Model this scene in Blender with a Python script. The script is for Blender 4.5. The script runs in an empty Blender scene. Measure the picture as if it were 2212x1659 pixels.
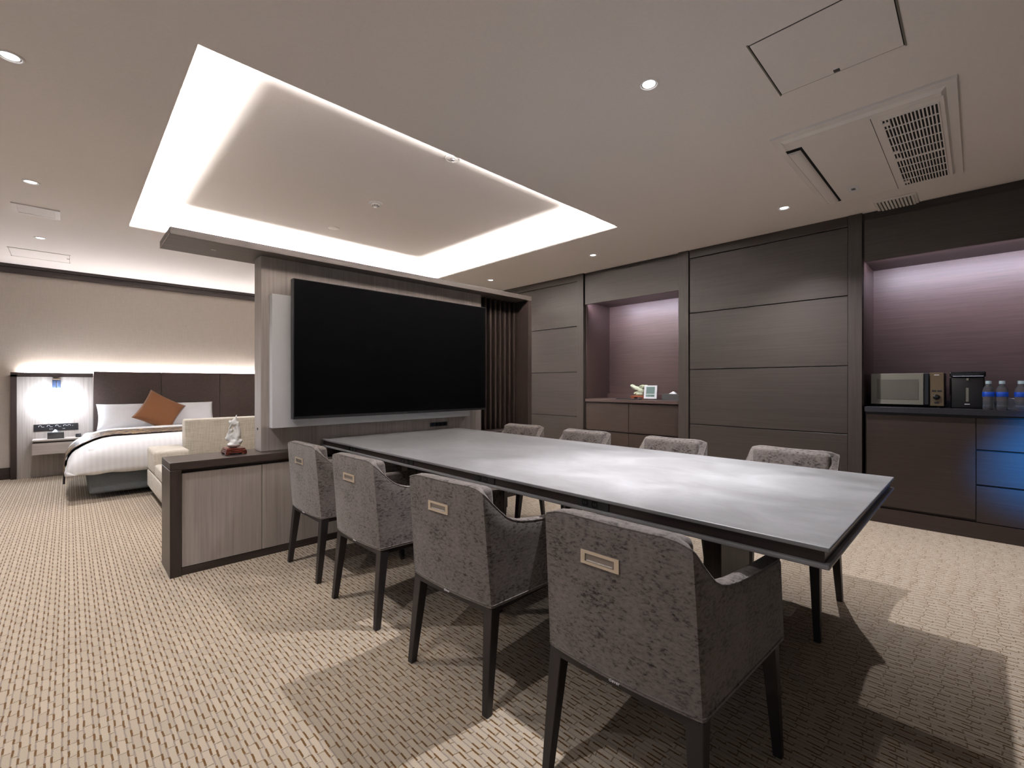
import bpy, bmesh, math, random
from mathutils import Vector, Matrix, noise as mnoise

random.seed(7)
S = bpy.context.scene
COL = S.collection
PI = math.pi

# ------------------------------------------------------------------ camera
cam_d = bpy.data.cameras.new("camera")
cam = bpy.data.objects.new("camera", cam_d)
COL.objects.link(cam)
cam.location = (0, 0, 1.15)
cam.rotation_euler = (math.radians(90), 0, math.radians(-44.27))
cam_d.sensor_width = 36.0
cam_d.sensor_fit = 'HORIZONTAL'
cam_d.lens = 36.0 * 981.4 / 2212.0
cam_d.clip_start = 0.02
S.camera = cam

# ------------------------------------------------------------------ world, exposure
w = bpy.data.worlds.new("world")
S.world = w
w.use_nodes = True
w.node_tree.nodes["Background"].inputs[0].default_value = (0.02, 0.02, 0.025, 1)
w.node_tree.nodes["Background"].inputs[1].default_value = 1.0
S.view_settings.view_transform = 'Standard'
S.view_settings.look = 'None'
S.view_settings.exposure = -0.05
S.view_settings.gamma = 1.0
S.view_settings.use_curve_mapping = False
S.cycles.max_bounces = 5
S.cycles.diffuse_bounces = 3
S.cycles.glossy_bounces = 2
S.cycles.transmission_bounces = 5
S.cycles.caustics_reflective = False
S.cycles.caustics_refractive = False

DOWN_W = 138.0        # watts of one recessed downlight
DOWN_COL = (0.98, 0.96, 1.0)
COVE_W = 200.0        # watts per metre of cove strip
COVE_COL = (1.0, 0.965, 0.92)
NICHE_W = 12.5
NICHE_COL = (0.85, 0.80, 1.0)
HEAD_E = 230.0
HEAD_COL = (1.0, 0.95, 0.93)


def lamp(name, kind, loc, watts, col, aim=None, parent=None, **kw):
    d = bpy.data.lights.new(name, kind)
    d.energy = watts
    d.color = col
    for k, v in kw.items():
        setattr(d, k, v)
    o = bpy.data.objects.new(name, d)
    COL.objects.link(o)
    o.location = loc
    if aim is not None:
        o.rotation_euler = (Vector(aim) - Vector(loc)).to_track_quat('-Z', 'Y').to_euler()
    if parent:
        o.parent = parent
    return o


# faint bluish fill at an unseen left-wall window, both added to balance the room
lamp("added_window_fill", 'AREA', (-3.26, 1.5, 1.42), 18, (0.85, 0.90, 1.0), aim=(5, 1.5, 1.42), shape='RECTANGLE', size=6.4, size_y=1.9)

# added unseen blue spot right of the camera, for the glow on the drawers
lamp("added_blue_spot", 'SPOT', (3.2, -1.5, 1.3), 2600, (0.0, 0.26, 1.0), aim=(4.85, -0.46, 0.62),
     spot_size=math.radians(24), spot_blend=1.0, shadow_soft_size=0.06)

# ================================================================== materials
M = {}


def newmat(name):
    m = bpy.data.materials.new(name)
    m.use_nodes = True
    nt = m.node_tree
    b = nt.nodes["Principled BSDF"]
    M[name] = m
    return m, nt, b


def nd(nt, t, **kw):
    n = nt.nodes.new(t)
    for k, v in kw.items():
        setattr(n, k, v)
    return n


def ln(nt, a, b):
    nt.links.new(a, b)


def sets(b, col=None, rough=None, metal=None, spec=None, **kw):
    if col is not None:
        b.inputs["Base Color"].default_value = (*col, 1)
    if rough is not None:
        b.inputs["Roughness"].default_value = rough
    if metal is not None:
        b.inputs["Metallic"].default_value = metal
    if spec is not None:
        b.inputs["Specular IOR Level"].default_value = spec
    for k, v in kw.items():
        b.inputs[k].default_value = v


def srgb(r, g, b):
    f = lambda c: ((c / 255 + 0.055) / 1.055) ** 2.4 if c / 255 > 0.04045 else c / 255 / 12.92
    return (f(r), f(g), f(b))


def ramp(nt, stops):
    r = nd(nt, 'ShaderNodeValToRGB')
    e = r.color_ramp.elements
    while len(e) < len(stops):
        e.new(0.5)
    for i, (p, c) in enumerate(stops):
        e[i].position = p
        e[i].color = (*c, 1)
    return r


def coords(nt, scale, rot=(0, 0, 0), kind='Object'):
    tc = nd(nt, 'ShaderNodeTexCoord')
    mp = nd(nt, 'ShaderNodeMapping')
    mp.inputs['Scale'].default_value = scale
    mp.inputs['Rotation'].default_value = rot
    ln(nt, tc.outputs[kind], mp.inputs[0])
    return mp.outputs[0]


def bump(nt, b, src, strength=0.2, dist=0.002):
    n = nd(nt, 'ShaderNodeBump')
    n.inputs['Strength'].default_value = strength
    n.inputs['Distance'].default_value = dist
    ln(nt, src, n.inputs['Height'])
    ln(nt, n.outputs[0], b.inputs['Normal'])
    return n


def plain(name, col, rough=0.5, metal=0.0, spec=0.5, mottle=0.0, mscale=8, **kw):
    m, nt, b = newmat(name)
    sets(b, col, rough, metal, spec, **kw)
    v = coords(nt, (mscale,) * 3)
    n = nd(nt, 'ShaderNodeTexNoise')
    n.inputs['Scale'].default_value = 1
    n.inputs['Detail'].default_value = 4
    ln(nt, v, n.inputs['Vector'])
    k = max(mottle, 0.02)
    r = ramp(nt, [(0.25, tuple(c * (1 - k) for c in col)), (0.75, tuple(min(1, c * (1 + k)) for c in col))])
    ln(nt, n.outputs[0], r.inputs[0])
    ln(nt, r.outputs[0], b.inputs['Base Color'])
    return m


def wood(name, cols, scale, rough=0.45, spec=0.4, fine=0.35, bs=0.15):
    """cols dark..light, scale = noise frequency on x, y, z (low along the grain)"""
    m, nt, b = newmat(name)
    sets(b, cols[1], rough, 0, spec)
    v = coords(nt, scale)
    n1 = nd(nt, 'ShaderNodeTexNoise')
    n1.inputs['Scale'].default_value = 1
    n1.inputs['Detail'].default_value = 4
    n1.inputs['Roughness'].default_value = 0.62
    n1.inputs['Distortion'].default_value = 0.25
    ln(nt, v, n1.inputs['Vector'])
    v2 = coords(nt, tuple(s * 4.2 if s > 5 else s * 1.4 for s in scale))
    n2 = nd(nt, 'ShaderNodeTexNoise')
    n2.inputs['Scale'].default_value = 1
    n2.inputs['Detail'].default_value = 3
    ln(nt, v2, n2.inputs['Vector'])
    mx = nd(nt, 'ShaderNodeMix')
    mx.inputs[0].default_value = fine
    ln(nt, n1.outputs[0], mx.inputs[2])
    ln(nt, n2.outputs[0], mx.inputs[3])
    r = ramp(nt, [(0.30, cols[0]), (0.5, cols[1]), (0.72, cols[2])])
    ln(nt, mx.outputs[0], r.inputs[0])
    ln(nt, r.outputs[0], b.inputs['Base Color'])
    bump(nt, b, n2.outputs[0], bs, 0.001)
    return m


DW = (srgb(50, 45, 41), srgb(60, 54, 50), srgb(70, 63, 59))
wood("walnut_horizontal", DW, (30, 1.6, 110), 0.42)
wood("walnut_vertical", DW, (60, 60, 2.0), 0.42)
wood("walnut_long", (srgb(72, 66, 63), srgb(86, 79, 76), srgb(99, 92, 88)), (1.6, 45, 60), 0.4)
wood("walnut_cabinet", (srgb(46, 37, 33), srgb(55, 45, 40), srgb(65, 54, 49)), (30, 2.5, 130), 0.38)
NW = (srgb(66, 53, 50), srgb(79, 64, 61), srgb(92, 76, 72))  # redder walnut copy; tint of lighting and gloss put into the colour
wood("walnut_niche_lit", NW, (30, 2.5, 130), 0.38)
DE = (srgb(38, 31, 28), srgb(50, 41, 38), srgb(64, 53, 49))
wood("espresso_long", DE, (1.6, 45, 60), 0.36)
wood("espresso_vertical", DE, (55, 55, 2), 0.36)
wood("espresso_depth", DE, (45, 1.6, 60), 0.36)
LW = (srgb(152, 143, 136), srgb(176, 167, 160), srgb(193, 185, 178))
wood("ash_vertical", LW, (17, 17, 1.1), 0.5, fine=0.5)
wood("ash_long", LW, (1.3, 26, 26), 0.5, fine=0.45)
plain("leg_black", srgb(40, 35, 36), 0.42, mottle=0.1, mscale=30)
plain("gap_black", (0.006, 0.006, 0.006), 0.8)
plain("ceiling_paint", srgb(238, 232, 229), 0.9, spec=0.1, mottle=0.02, mscale=60)
plain("white_plastic", srgb(238, 233, 230), 0.5)
plain("white_gloss", srgb(235, 235, 238), 0.25)
plain("board_white", srgb(244, 245, 247), 0.32)
plain("tv_black", (0.0008, 0.0008, 0.0009), 0.5, spec=0.0, IOR=1.02)
plain("black_plastic", (0.012, 0.012, 0.014), 0.4)
plain("black_gloss", (0.008, 0.008, 0.01), 0.15)
plain("dark_stone", srgb(36, 36, 42), 0.3, mottle=0.35, mscale=90)
plain("champagne_metal", srgb(224, 208, 186), 0.38, 0.45)
plain("shaded_handle_cup", srgb(150, 140, 132), 0.4, 0.5)
plain("chrome", srgb(220, 222, 228), 0.18, 1.0)
plain("pewter", srgb(132, 129, 118), 0.4, 0.3)
plain("pewter_dark", srgb(104, 101, 92), 0.4, 0.3)
plain("bronze_panel", srgb(116, 100, 78), 0.36, 0.4)
plain("rosewood", srgb(92, 42, 32), 0.25, mottle=0.35, mscale=40)
plain("rosewood_light", srgb(148, 82, 58), 0.3, mottle=0.3, mscale=40)
plain("grey_box", srgb(62, 62, 64), 0.6, mottle=0.05)
plain("paper_white", srgb(232, 232, 235), 0.8)
plain("lcd_green", srgb(132, 160, 152), 0.3)
plain("ink", srgb(46, 58, 60), 0.6)
plain("bed_base_fabric", srgb(112, 117, 120), 0.9, spec=0.1, mottle=0.18, mscale=160)
plain("steel_blue_metal", srgb(120, 140, 185), 0.25, 0.8)
plain("pale_cap", srgb(190, 216, 228), 0.35)
plain("label_blue", srgb(18, 78, 196), 0.4)
plain("soft_blue_plastic", srgb(205, 212, 226), 0.5)

# clear PET and water
m, nt, b = newmat("clear_plastic")
sets(b, (0.93, 0.96, 1.0), 0.06)
b.inputs["Transmission Weight"].default_value = 0.92
b.inputs["IOR"].default_value = 1.2


def emit(name, col, e):
    m, nt, b = newmat(name)
    sets(b, (0.8, 0.8, 0.8), 0.5)
    b.inputs["Emission Color"].default_value = (*col, 1)
    b.inputs["Emission Strength"].default_value = e
    return m


emit("cove_led", COVE_COL, 4.0)
emit("niche_led", NICHE_COL, 4.0)
emit("head_led", HEAD_COL, HEAD_E)
emit("lens_glow", (0.93, 0.97, 1.0), 7.0)
emit("shade_glow", (0.80, 0.88, 1.0), 34.0)

# jade
for nm, c in (("jade_white", srgb(234, 232, 226)), ("jade_green", srgb(206, 214, 188))):
    m = plain(nm, c, 0.12, mottle=0.08, mscale=25)
    b = m.node_tree.nodes["Principled BSDF"]
    b.inputs["Subsurface Weight"].default_value = 0.5
    b.inputs["Subsurface Radius"].default_value = (0.02, 0.02, 0.018)
    b.inputs["Subsurface Scale"].default_value = 0.6


def weave(name, col, k, sx, rough=0.95, slub=0.35, sheen=0.1):
    """woven cloth: two crossed stretched noises"""
    m, nt, b = newmat(name)
    sets(b, col, rough, 0, 0.1)
    b.inputs["Sheen Weight"].default_value = sheen
    outs = []
    for sc in ((sx * 0.06, sx * 0.06, sx), (sx, sx, sx * 0.06)):
        v = coords(nt, sc)
        n = nd(nt, 'ShaderNodeTexNoise')
        n.inputs['Scale'].default_value = 1
        n.inputs['Detail'].default_value = 3
        ln(nt, v, n.inputs['Vector'])
        outs.append(n.outputs[0])
    mx = nd(nt, 'ShaderNodeMix')
    mx.inputs[0].default_value = 0.5
    ln(nt, outs[0], mx.inputs[2])
    ln(nt, outs[1], mx.inputs[3])
    r = ramp(nt, [(0.38, tuple(c * (1 - k) for c in col)), (0.62, tuple(min(1, c * (1 + k)) for c in col))])
    ln(nt, mx.outputs[0], r.inputs[0])
    ln(nt, r.outputs[0], b.inputs['Base Color'])
    bump(nt, b, mx.outputs[0], slub, 0.002)
    return m


weave("cream_linen", srgb(206, 198, 184), 0.16, 170)
weave("wallpaper", srgb(198, 188, 178), 0.05, 240, 0.9, 0.12, 0.0)
weave("headboard_fabric", srgb(66, 56, 53), 0.2, 320, 0.85, 0.25)
weave("brown_satin", srgb(116, 76, 48), 0.07, 300, 0.6, 0.15, 0.2)
weave("white_cotton", srgb(232, 230, 230), 0.03, 260, 0.85, 0.15)

# hotel satin-stripe duvet: stripes by gloss and a breath of tone
m, nt, b = newmat("duvet_cotton")
sets(b, srgb(234, 232, 231), 0.6, 0, 0.25)
v = coords(nt, (1, 1, 1))
sep = nd(nt, 'ShaderNodeSeparateXYZ')
ln(nt, v, sep.inputs[0])
mm = nd(nt, 'ShaderNodeMath', operation='MULTIPLY')
mm.inputs[1].default_value = 2 * PI / 0.045
ln(nt, sep.outputs[0], mm.inputs[0])
sn = nd(nt, 'ShaderNodeMath', operation='SINE')
ln(nt, mm.outputs[0], sn.inputs[0])
r = ramp(nt, [(0.4, srgb(232, 230, 229)), (0.6, srgb(237, 235, 234))])
mr = nd(nt, 'ShaderNodeMapRange')
mr.inputs[1].default_value = -1
mr.inputs[2].default_value = 1
ln(nt, sn.outputs[0], mr.inputs[0])
ln(nt, mr.outputs[0], r.inputs[0])
ln(nt, r.outputs[0], b.inputs['Base Color'])

# patterned bed runner
m, nt, b = newmat("runner_brocade")
sets(b, (0.1, 0.1, 0.1), 0.5, 0, 0.4)
v = coords(nt, (3.4, 5.5, 5))
n = nd(nt, 'ShaderNodeTexNoise')
n.inputs['Scale'].default_value = 2.6
n.inputs['Detail'].default_value = 2
n.inputs['Distortion'].default_value = 2.2
ln(nt, v, n.inputs['Vector'])
r = ramp(nt, [(0.47, srgb(46, 38, 44)), (0.53, srgb(64, 52, 50)), (0.555, srgb(168, 138, 98)), (0.64, srgb(190, 162, 122))])
ln(nt, n.outputs[0], r.inputs[0])
ln(nt, r.outputs[0], b.inputs['Base Color'])
plain("runner_border", srgb(92, 84, 92), 0.5)

# chair chenille
m, nt, b = newmat("chenille")
sets(b, srgb(112, 103, 99), 0.75, 0, 0.25)
b.inputs["Sheen Weight"].default_value = 0.35
b.inputs["Sheen Roughness"].default_value = 0.4
v = coords(nt, (60, 60, 135))
n1 = nd(nt, 'ShaderNodeTexNoise')
n1.inputs['Scale'].default_value = 1
n1.inputs['Detail'].default_value = 7
n1.inputs['Roughness'].default_value = 0.72
n1.inputs['Distortion'].default_value = 0.25
ln(nt, v, n1.inputs['Vector'])
v2 = coords(nt, (9, 9, 9))
n2 = nd(nt, 'ShaderNodeTexNoise')
n2.inputs['Scale'].default_value = 1
n2.inputs['Detail'].default_value = 3
ln(nt, v2, n2.inputs['Vector'])
ad = nd(nt, 'ShaderNodeMath', operation='MULTIPLY_ADD')
ad.inputs[1].default_value = 0.34
ln(nt, n2.outputs[0], ad.inputs[0])
ln(nt, n1.outputs[0], ad.inputs[2])
r = ramp(nt, [(0.505, srgb(52, 46, 44)), (0.575, srgb(90, 83, 79)), (0.645, srgb(118, 110, 105)), (0.84, srgb(136, 128, 123))])
ln(nt, ad.outputs[0], r.inputs[0])
ln(nt, r.outputs[0], b.inputs['Base Color'])
v3 = coords(nt, (700, 700, 700))
n3 = nd(nt, 'ShaderNodeTexNoise')
n3.inputs['Scale'].default_value = 1
ln(nt, v3, n3.inputs['Vector'])
ad2 = nd(nt, 'ShaderNodeMath', operation='MULTIPLY_ADD')
ad2.inputs[1].default_value = 0.4
ln(nt, n3.outputs[0], ad2.inputs[0])
ln(nt, n1.outputs[0], ad2.inputs[2])
bump(nt, b, n3.outputs[0], 0.3, 0.002)

# table stone
m, nt, b = newmat("table_stone")
sets(b, srgb(150, 148, 147), 0.42, 0, 0.45)
v = coords(nt, (3.6, 2.4, 4))
n1 = nd(nt, 'ShaderNodeTexNoise')
n1.inputs['Scale'].default_value = 1
n1.inputs['Detail'].default_value = 8
n1.inputs['Roughness'].default_value = 0.62
n1.inputs['Distortion'].default_value = 0.8
ln(nt, v, n1.inputs['Vector'])
v2 = coords(nt, (120, 14, 60))
n2 = nd(nt, 'ShaderNodeTexNoise')
n2.inputs['Scale'].default_value = 1
n2.inputs['Detail'].default_value = 3
ln(nt, v2, n2.inputs['Vector'])
mx = nd(nt, 'ShaderNodeMix')
mx.inputs[0].default_value = 0.15
ln(nt, n1.outputs[0], mx.inputs[2])
ln(nt, n2.outputs[0], mx.inputs[3])
r = ramp(nt, [(0.3, srgb(124, 123, 123)), (0.5, srgb(141, 141, 142)), (0.7, srgb(159, 159, 161))])
ln(nt, mx.outputs[0], r.inputs[0])
ln(nt, r.outputs[0], b.inputs['Base Color'])
rr = nd(nt, 'ShaderNodeMapRange')
rr.inputs[3].default_value = 0.34
rr.inputs[4].default_value = 0.52
ln(nt, n1.outputs[0], rr.inputs[0])
ln(nt, rr.outputs[0], b.inputs['Roughness'])

# carpet: cut-pile blocks in offset columns along Y, grey gutters, gold-brown dashes
m, nt, b = newmat("carpet_blocks")
sets(b, srgb(190, 170, 146), 0.95, 0, 0.05)
b.inputs["Sheen Weight"].default_value = 0.15
tc = nd(nt, 'ShaderNodeTexCoord')
wob = nd(nt, 'ShaderNodeTexNoise')
wob.inputs['Scale'].default_value = 22
wob.inputs['Detail'].default_value = 1
ln(nt, tc.outputs['Object'], wob.inputs['Vector'])
vm = nd(nt, 'ShaderNodeVectorMath', operation='MULTIPLY_ADD')
vm.inputs[1].default_value = (0.0045, 0.014, 0)
ln(nt, wob.outputs['Color'], vm.inputs[0])
ln(nt, tc.outputs['Object'], vm.inputs[2])
fuzz = nd(nt, 'ShaderNodeTexNoise')
fuzz.inputs['Scale'].default_value = 260
fuzz.inputs['Detail'].default_value = 1
ln(nt, tc.outputs['Object'], fuzz.inputs['Vector'])
vm2 = nd(nt, 'ShaderNodeVectorMath', operation='MULTIPLY_ADD')
vm2.inputs[1].default_value = (0.0030, 0.0045, 0)
ln(nt, fuzz.outputs['Color'], vm2.inputs[0])
ln(nt, vm.outputs[0], vm2.inputs[2])
sep = nd(nt, 'ShaderNodeSeparateXYZ')
ln(nt, vm2.outputs[0], sep.inputs[0])


def math_(op, a, b_=None, c_=None):
    n = nd(nt, 'ShaderNodeMath', operation=op)
    for i, q in enumerate((a, b_, c_)):
        if q is None:
            continue
        if isinstance(q, (int, float)):
            n.inputs[i].default_value = q
        else:
            ln(nt, q, n.inputs[i])
    return n.outputs[0]


PAIR, LENG, SPL = 0.037, 0.084, 0.60
u = math_('DIVIDE', sep.outputs[0], PAIR)
cell = math_('FLOOR', u)
fr_ = math_('FRACT', u)
isn = math_('GREATER_THAN', fr_, SPL)                     # narrow column of the pair
col = math_('MULTIPLY_ADD', cell, 2.0, isn)
fuw = math_('DIVIDE', fr_, SPL)
fun = math_('DIVIDE', math_('SUBTRACT', fr_, SPL), 1 - SPL)
fu = math_('ADD', math_('MULTIPLY', fuw, math_('SUBTRACT', 1.0, isn)), math_('MULTIPLY', fun, isn))
wn = nd(nt, 'ShaderNodeTexWhiteNoise', noise_dimensions='1D')
ln(nt, col, wn.inputs['W'])
sway = nd(nt, 'ShaderNodeTexNoise')
sway.inputs['Scale'].default_value = 3.0
ln(nt, tc.outputs['Object'], sway.inputs['Vector'])
v0 = math_('DIVIDE', sep.outputs[1], LENG)
v1 = math_('ADD', math_('MULTIPLY_ADD', isn, 0.42, v0), math_('MULTIPLY_ADD', wn.outputs['Value'], 0.34, math_('MULTIPLY', sway.outputs[0], 1.2)))
row = math_('FLOOR', v1)
fv = math_('FRACT', v1)
cv = nd(nt, 'ShaderNodeCombineXYZ')
ln(nt, col, cv.inputs[0])
ln(nt, row, cv.inputs[1])
wn2 = nd(nt, 'ShaderNodeTexWhiteNoise', noise_dimensions='2D')
ln(nt, cv.outputs[0], wn2.inputs['Vector'])
rnd = wn2.outputs['Value']
gw = math_('MULTIPLY_ADD', isn, 0.10, 0.19)
gut = math_('LESS_THAN', fu, gw)
endl = math_('LESS_THAN', fv, 0.045)
dash0 = math_('GREATER_THAN', fv, math_('MULTIPLY', rnd, 0.12))
dash1 = math_('LESS_THAN', fv, math_('MULTIPLY_ADD', rnd, 0.24, 0.37))
dgut = math_('LESS_THAN', fu, math_('MULTIPLY', gw, 1.32))
dash = math_('MULTIPLY', dgut, math_('MULTIPLY', dash0, dash1))
pile = nd(nt, 'ShaderNodeTexNoise')
pile.inputs['Scale'].default_value = 420
pile.inputs['Detail'].default_value = 2
ln(nt, tc.outputs['Object'], pile.inputs['Vector'])
big = nd(nt, 'ShaderNodeTexNoise')
big.inputs['Scale'].default_value = 2.2
ln(nt, tc.outputs['Object'], big.inputs['Vector'])
base = nd(nt, 'ShaderNodeMix', data_type='RGBA')
base.inputs[6].default_value = (*srgb(164, 150, 131), 1)
base.inputs[7].default_value = (*srgb(198, 183, 163), 1)
ln(nt, math_('ADD', math_('MULTIPLY', rnd, 0.35), math_('MULTIPLY_ADD', pile.outputs[0], 1.6, -0.55)), base.inputs[0])
g = nd(nt, 'ShaderNodeMix', data_type='RGBA')
g.inputs[7].default_value = (*srgb(146, 134, 123), 1)
ln(nt, base.outputs[2], g.inputs[6])
ln(nt, gut, g.inputs[0])
e = nd(nt, 'ShaderNodeMix', data_type='RGBA')
e.inputs[7].default_value = (*srgb(112, 96, 76), 1)
ln(nt, g.outputs[2], e.inputs[6])
ln(nt, math_('MULTIPLY', endl, 0.8), e.inputs[0])
dd = nd(nt, 'ShaderNodeMix', data_type='RGBA')
dd.inputs[7].default_value = (*srgb(98, 68, 30), 1)
ln(nt, e.outputs[2], dd.inputs[6])
ln(nt, math_('MULTIPLY', dash, math_('MULTIPLY_ADD', pile.outputs[0], 0.6, 0.66)), dd.inputs[0])
ln(nt, dd.outputs[2], b.inputs['Base Color'])
low = math_('MAXIMUM', gut, endl)
hgt = math_('SUBTRACT', math_('MULTIPLY', pile.outputs[0], 0.35), low)
bump(nt, b, pile.outputs[0], 0.35, 0.003)


# ================================================================== mesh helpers
def bx(bm, x0, x1, y0, y1, z0, z1, bev=0.0, seg=2):
    vs = [bm.verts.new(p) for p in ((x0, y0, z0), (x1, y0, z0), (x1, y1, z0), (x0, y1, z0),
                                    (x0, y0, z1), (x1, y0, z1), (x1, y1, z1), (x0, y1, z1))]
    fs = [bm.faces.new([vs[i] for i in f]) for f in
          ((3, 2, 1, 0), (4, 5, 6, 7), (0, 1, 5, 4), (1, 2, 6, 5), (2, 3, 7, 6), (3, 0, 4, 7))]
    if bev > 0:
        es = set()
        for f in fs:
            es.update(f.edges)
        bmesh.ops.bevel(bm, geom=list(es), offset=bev, segments=seg, profile=0.5, affect='EDGES', clamp_overlap=True)
    return bm


def box(x0, x1, y0, y1, z0, z1, bev=0.0, seg=2):
    return bx(bmesh.new(), x0, x1, y0, y1, z0, z1, bev, seg)


def lathe(profile, n=24, centre=(0, 0, 0), bm=None, axis='Z'):
    """profile: list of (r, h); closed at r=0 ends"""
    bm = bm or bmesh.new()
    rings = []
    c = Vector(centre)

    def mk(r, h, a):
        p = (r * math.cos(a), r * math.sin(a), h)
        if axis == 'X':
            p = (p[2], p[0], p[1])
        elif axis == 'Y':
            p = (p[0], p[2], p[1])
        return c + Vector(p)
    for r, h in profile:
        if r < 1e-6:
            rings.append([bm.verts.new(mk(0, h, 0))])
        else:
            rings.append([bm.verts.new(mk(r, h, 2 * PI * i / n)) for i in range(n)])
    for a, b_ in zip(rings, rings[1:]):
        for i in range(n):
            j = (i + 1) % n
            if len(a) == 1 and len(b_) == 1:
                continue
            if len(a) == 1:
                bm.faces.new((a[0], b_[i], b_[j]))
            elif len(b_) == 1:
                bm.faces.new((a[i], a[j], b_[0]))
            else:
                bm.faces.new((a[i], a[j], b_[j], b_[i]))
    bmesh.ops.recalc_face_normals(bm, faces=bm.faces)
    return bm


def tube(bm, pts, r, n=6, closed=False):
    pts = [Vector(p) for p in pts]
    rings = []
    for i, p in enumerate(pts):
        a = pts[i - 1] if (i > 0 or closed) else p
        c = pts[(i + 1) % len(pts)] if (i < len(pts) - 1 or closed) else p
        t = (c - a).normalized()
        up = Vector((0, 0, 1)) if abs(t.z) < 0.95 else Vector((1, 0, 0))
        s = t.cross(up).normalized()
        q = s.cross(t).normalized()
        rings.append([bm.verts.new(p + (s * math.cos(2 * PI * k / n) + q * math.sin(2 * PI * k / n)) * r) for k in range(n)])
    m_ = len(rings)
    for i in range(m_ if closed else m_ - 1):
        a, b_ = rings[i], rings[(i + 1) % m_]
        for k in range(n):
            bm.faces.new((a[k], a[(k + 1) % n], b_[(k + 1) % n], b_[k]))
    if not closed:
        bm.faces.new(rings[0][::-1])
        bm.faces.new(rings[-1])
    bmesh.ops.recalc_face_normals(bm, faces=bm.faces)
    return bm


def taper(bm, a, b_, wa, wb):
    """square tapered leg from a (top) to b (foot)"""
    a, b_ = Vector(a), Vector(b_)
    r = []
    for p, w_ in ((a, wa), (b_, wb)):
        h = w_ / 2
        r.append([bm.verts.new(p + Vector(d)) for d in ((-h, -h, 0), (h, -h, 0), (h, h, 0), (-h, h, 0))])
    for i in range(4):
        bm.faces.new((r[0][i], r[0][(i + 1) % 4], r[1][(i + 1) % 4], r[1][i]))
    bm.faces.new(r[0][::-1])
    bm.faces.new(r[1])
    bmesh.ops.recalc_face_normals(bm, faces=bm.faces)
    es = [e for e in bm.edges]
    bmesh.ops.bevel(bm, geom=es, offset=0.002, segments=1, affect='EDGES')
    return bm


def obj(name, bm, mat, parent=None, smooth=False, world=False, angle=None):
    """link ONE mesh object; with world=True the coordinates are world ones and are moved into the parent's frame"""
    if world and parent is not None:
        bmesh.ops.translate(bm, verts=bm.verts, vec=-Vector(parent.location))
    me = bpy.data.meshes.new(name)
    bm.to_mesh(me)
    bm.free()
    me.materials.append(M[mat])
    if smooth:
        me.polygons.foreach_set("use_smooth", [True] * len(me.polygons))
        if angle:
            me.set_sharp_from_angle(angle=math.radians(angle))
    o = bpy.data.objects.new(name, me)
    COL.objects.link(o)
    if parent is not None:
        o.parent = parent
    return o


def tag(o, label, cat, group=None):
    o["label"] = label
    o["category"] = cat
    if group:
        o["group"] = group
    return o


def thing(name, label, cat, loc=(0, 0, 0), rotz=0.0, group=None):
    o = bpy.data.objects.new(name, None)
    o.empty_display_size = 0.1
    COL.objects.link(o)
    o.location = loc
    o.rotation_euler = (0, 0, rotz)
    return tag(o, label, cat, group)


def struct(name, bm, mat, label=None):
    o = obj(name, bm, mat)
    o["kind"] = "structure"
    if label:
        o["label"] = label
        o["category"] = name.split("_")[0]
    return o


def part(name, parent, mat, *b6, bev=0.0, seg=2, smooth=False):
    """world-coordinate box part"""
    return obj(name, box(*b6, bev, seg), mat, parent, world=True, smooth=smooth, angle=40 if smooth else None)


def dup(root, loc, rotz, label, group):
    r_ = root.copy()
    COL.objects.link(r_)
    r_.location = loc
    r_.rotation_euler = (0, 0, rotz)
    r_["label"] = label
    if group:
        r_["group"] = group
    for ch in list(root.children):
        c = ch.copy()
        COL.objects.link(c)
        c.parent = r_
        for g_ in list(ch.children):
            d = g_.copy()
            COL.objects.link(d)
            d.parent = c
    return r_


def text_mesh(txt, size, depth=0.0005):
    cu = bpy.data.curves.new("lettering", 'FONT')
    cu.body = txt
    cu.size = size
    cu.extrude = depth
    cu.align_x = 'CENTER'
    cu.align_y = 'CENTER'
    cu.resolution_u = 2
    t = bpy.data.objects.new("lettering", cu)
    COL.objects.link(t)
    dg = bpy.context.evaluated_depsgraph_get()
    me = bpy.data.meshes.new_from_object(t.evaluated_get(dg))
    bpy.data.objects.remove(t)
    bm = bmesh.new()
    bm.from_mesh(me)
    bpy.data.meshes.remove(me)
    return bm


# ================================================================== the room
ZC = 2.60
XL, XR, YF, YB = -3.2, 5.46, -3.2, 8.177

struct("floor", box(XL, XR, YF, YB, -0.05, 0.0), "carpet_blocks", "beige carpet with woven block pattern and brown dashes")

# ceiling slab with the lit coffer let into it
cx0, cx1, cy0, cy1 = 0.395, 3.633, 2.326, 5.45
ex, TOP, TH = 0.15, 2.80, 0.016
bm = bmesh.new()
bx(bm, XL, cx0, YF, YB, ZC, ZC + TH)
bx(bm, cx1, XR, YF, YB, ZC, ZC + TH)
bx(bm, cx0, cx1, YF, cy0, ZC, ZC + TH)
bx(bm, cx0, cx1, cy1, YB, ZC, ZC + TH)
bx(bm, cx0 - ex - 0.02, cx0 - ex, cy0 - ex, cy1 + ex, ZC + TH, TOP)
bx(bm, cx1 + ex, cx1 + ex + 0.02, cy0 - ex, cy1 + ex, ZC + TH, TOP)
bx(bm, cx0 - ex, cx1 + ex, cy0 - ex - 0.02, cy0 - ex, ZC + TH, TOP)
bx(bm, cx0 - ex, cx1 + ex, cy1 + ex, cy1 + ex + 0.02, ZC + TH, TOP)
bx(bm, cx0 - ex - 0.02, cx1 + ex + 0.02, cy0 - ex - 0.02, cy1 + ex + 0.02, TOP, TOP + 0.02)
struct("ceiling", bm, "ceiling_paint", "pale painted ceiling with a large recessed lit coffer")

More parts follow.
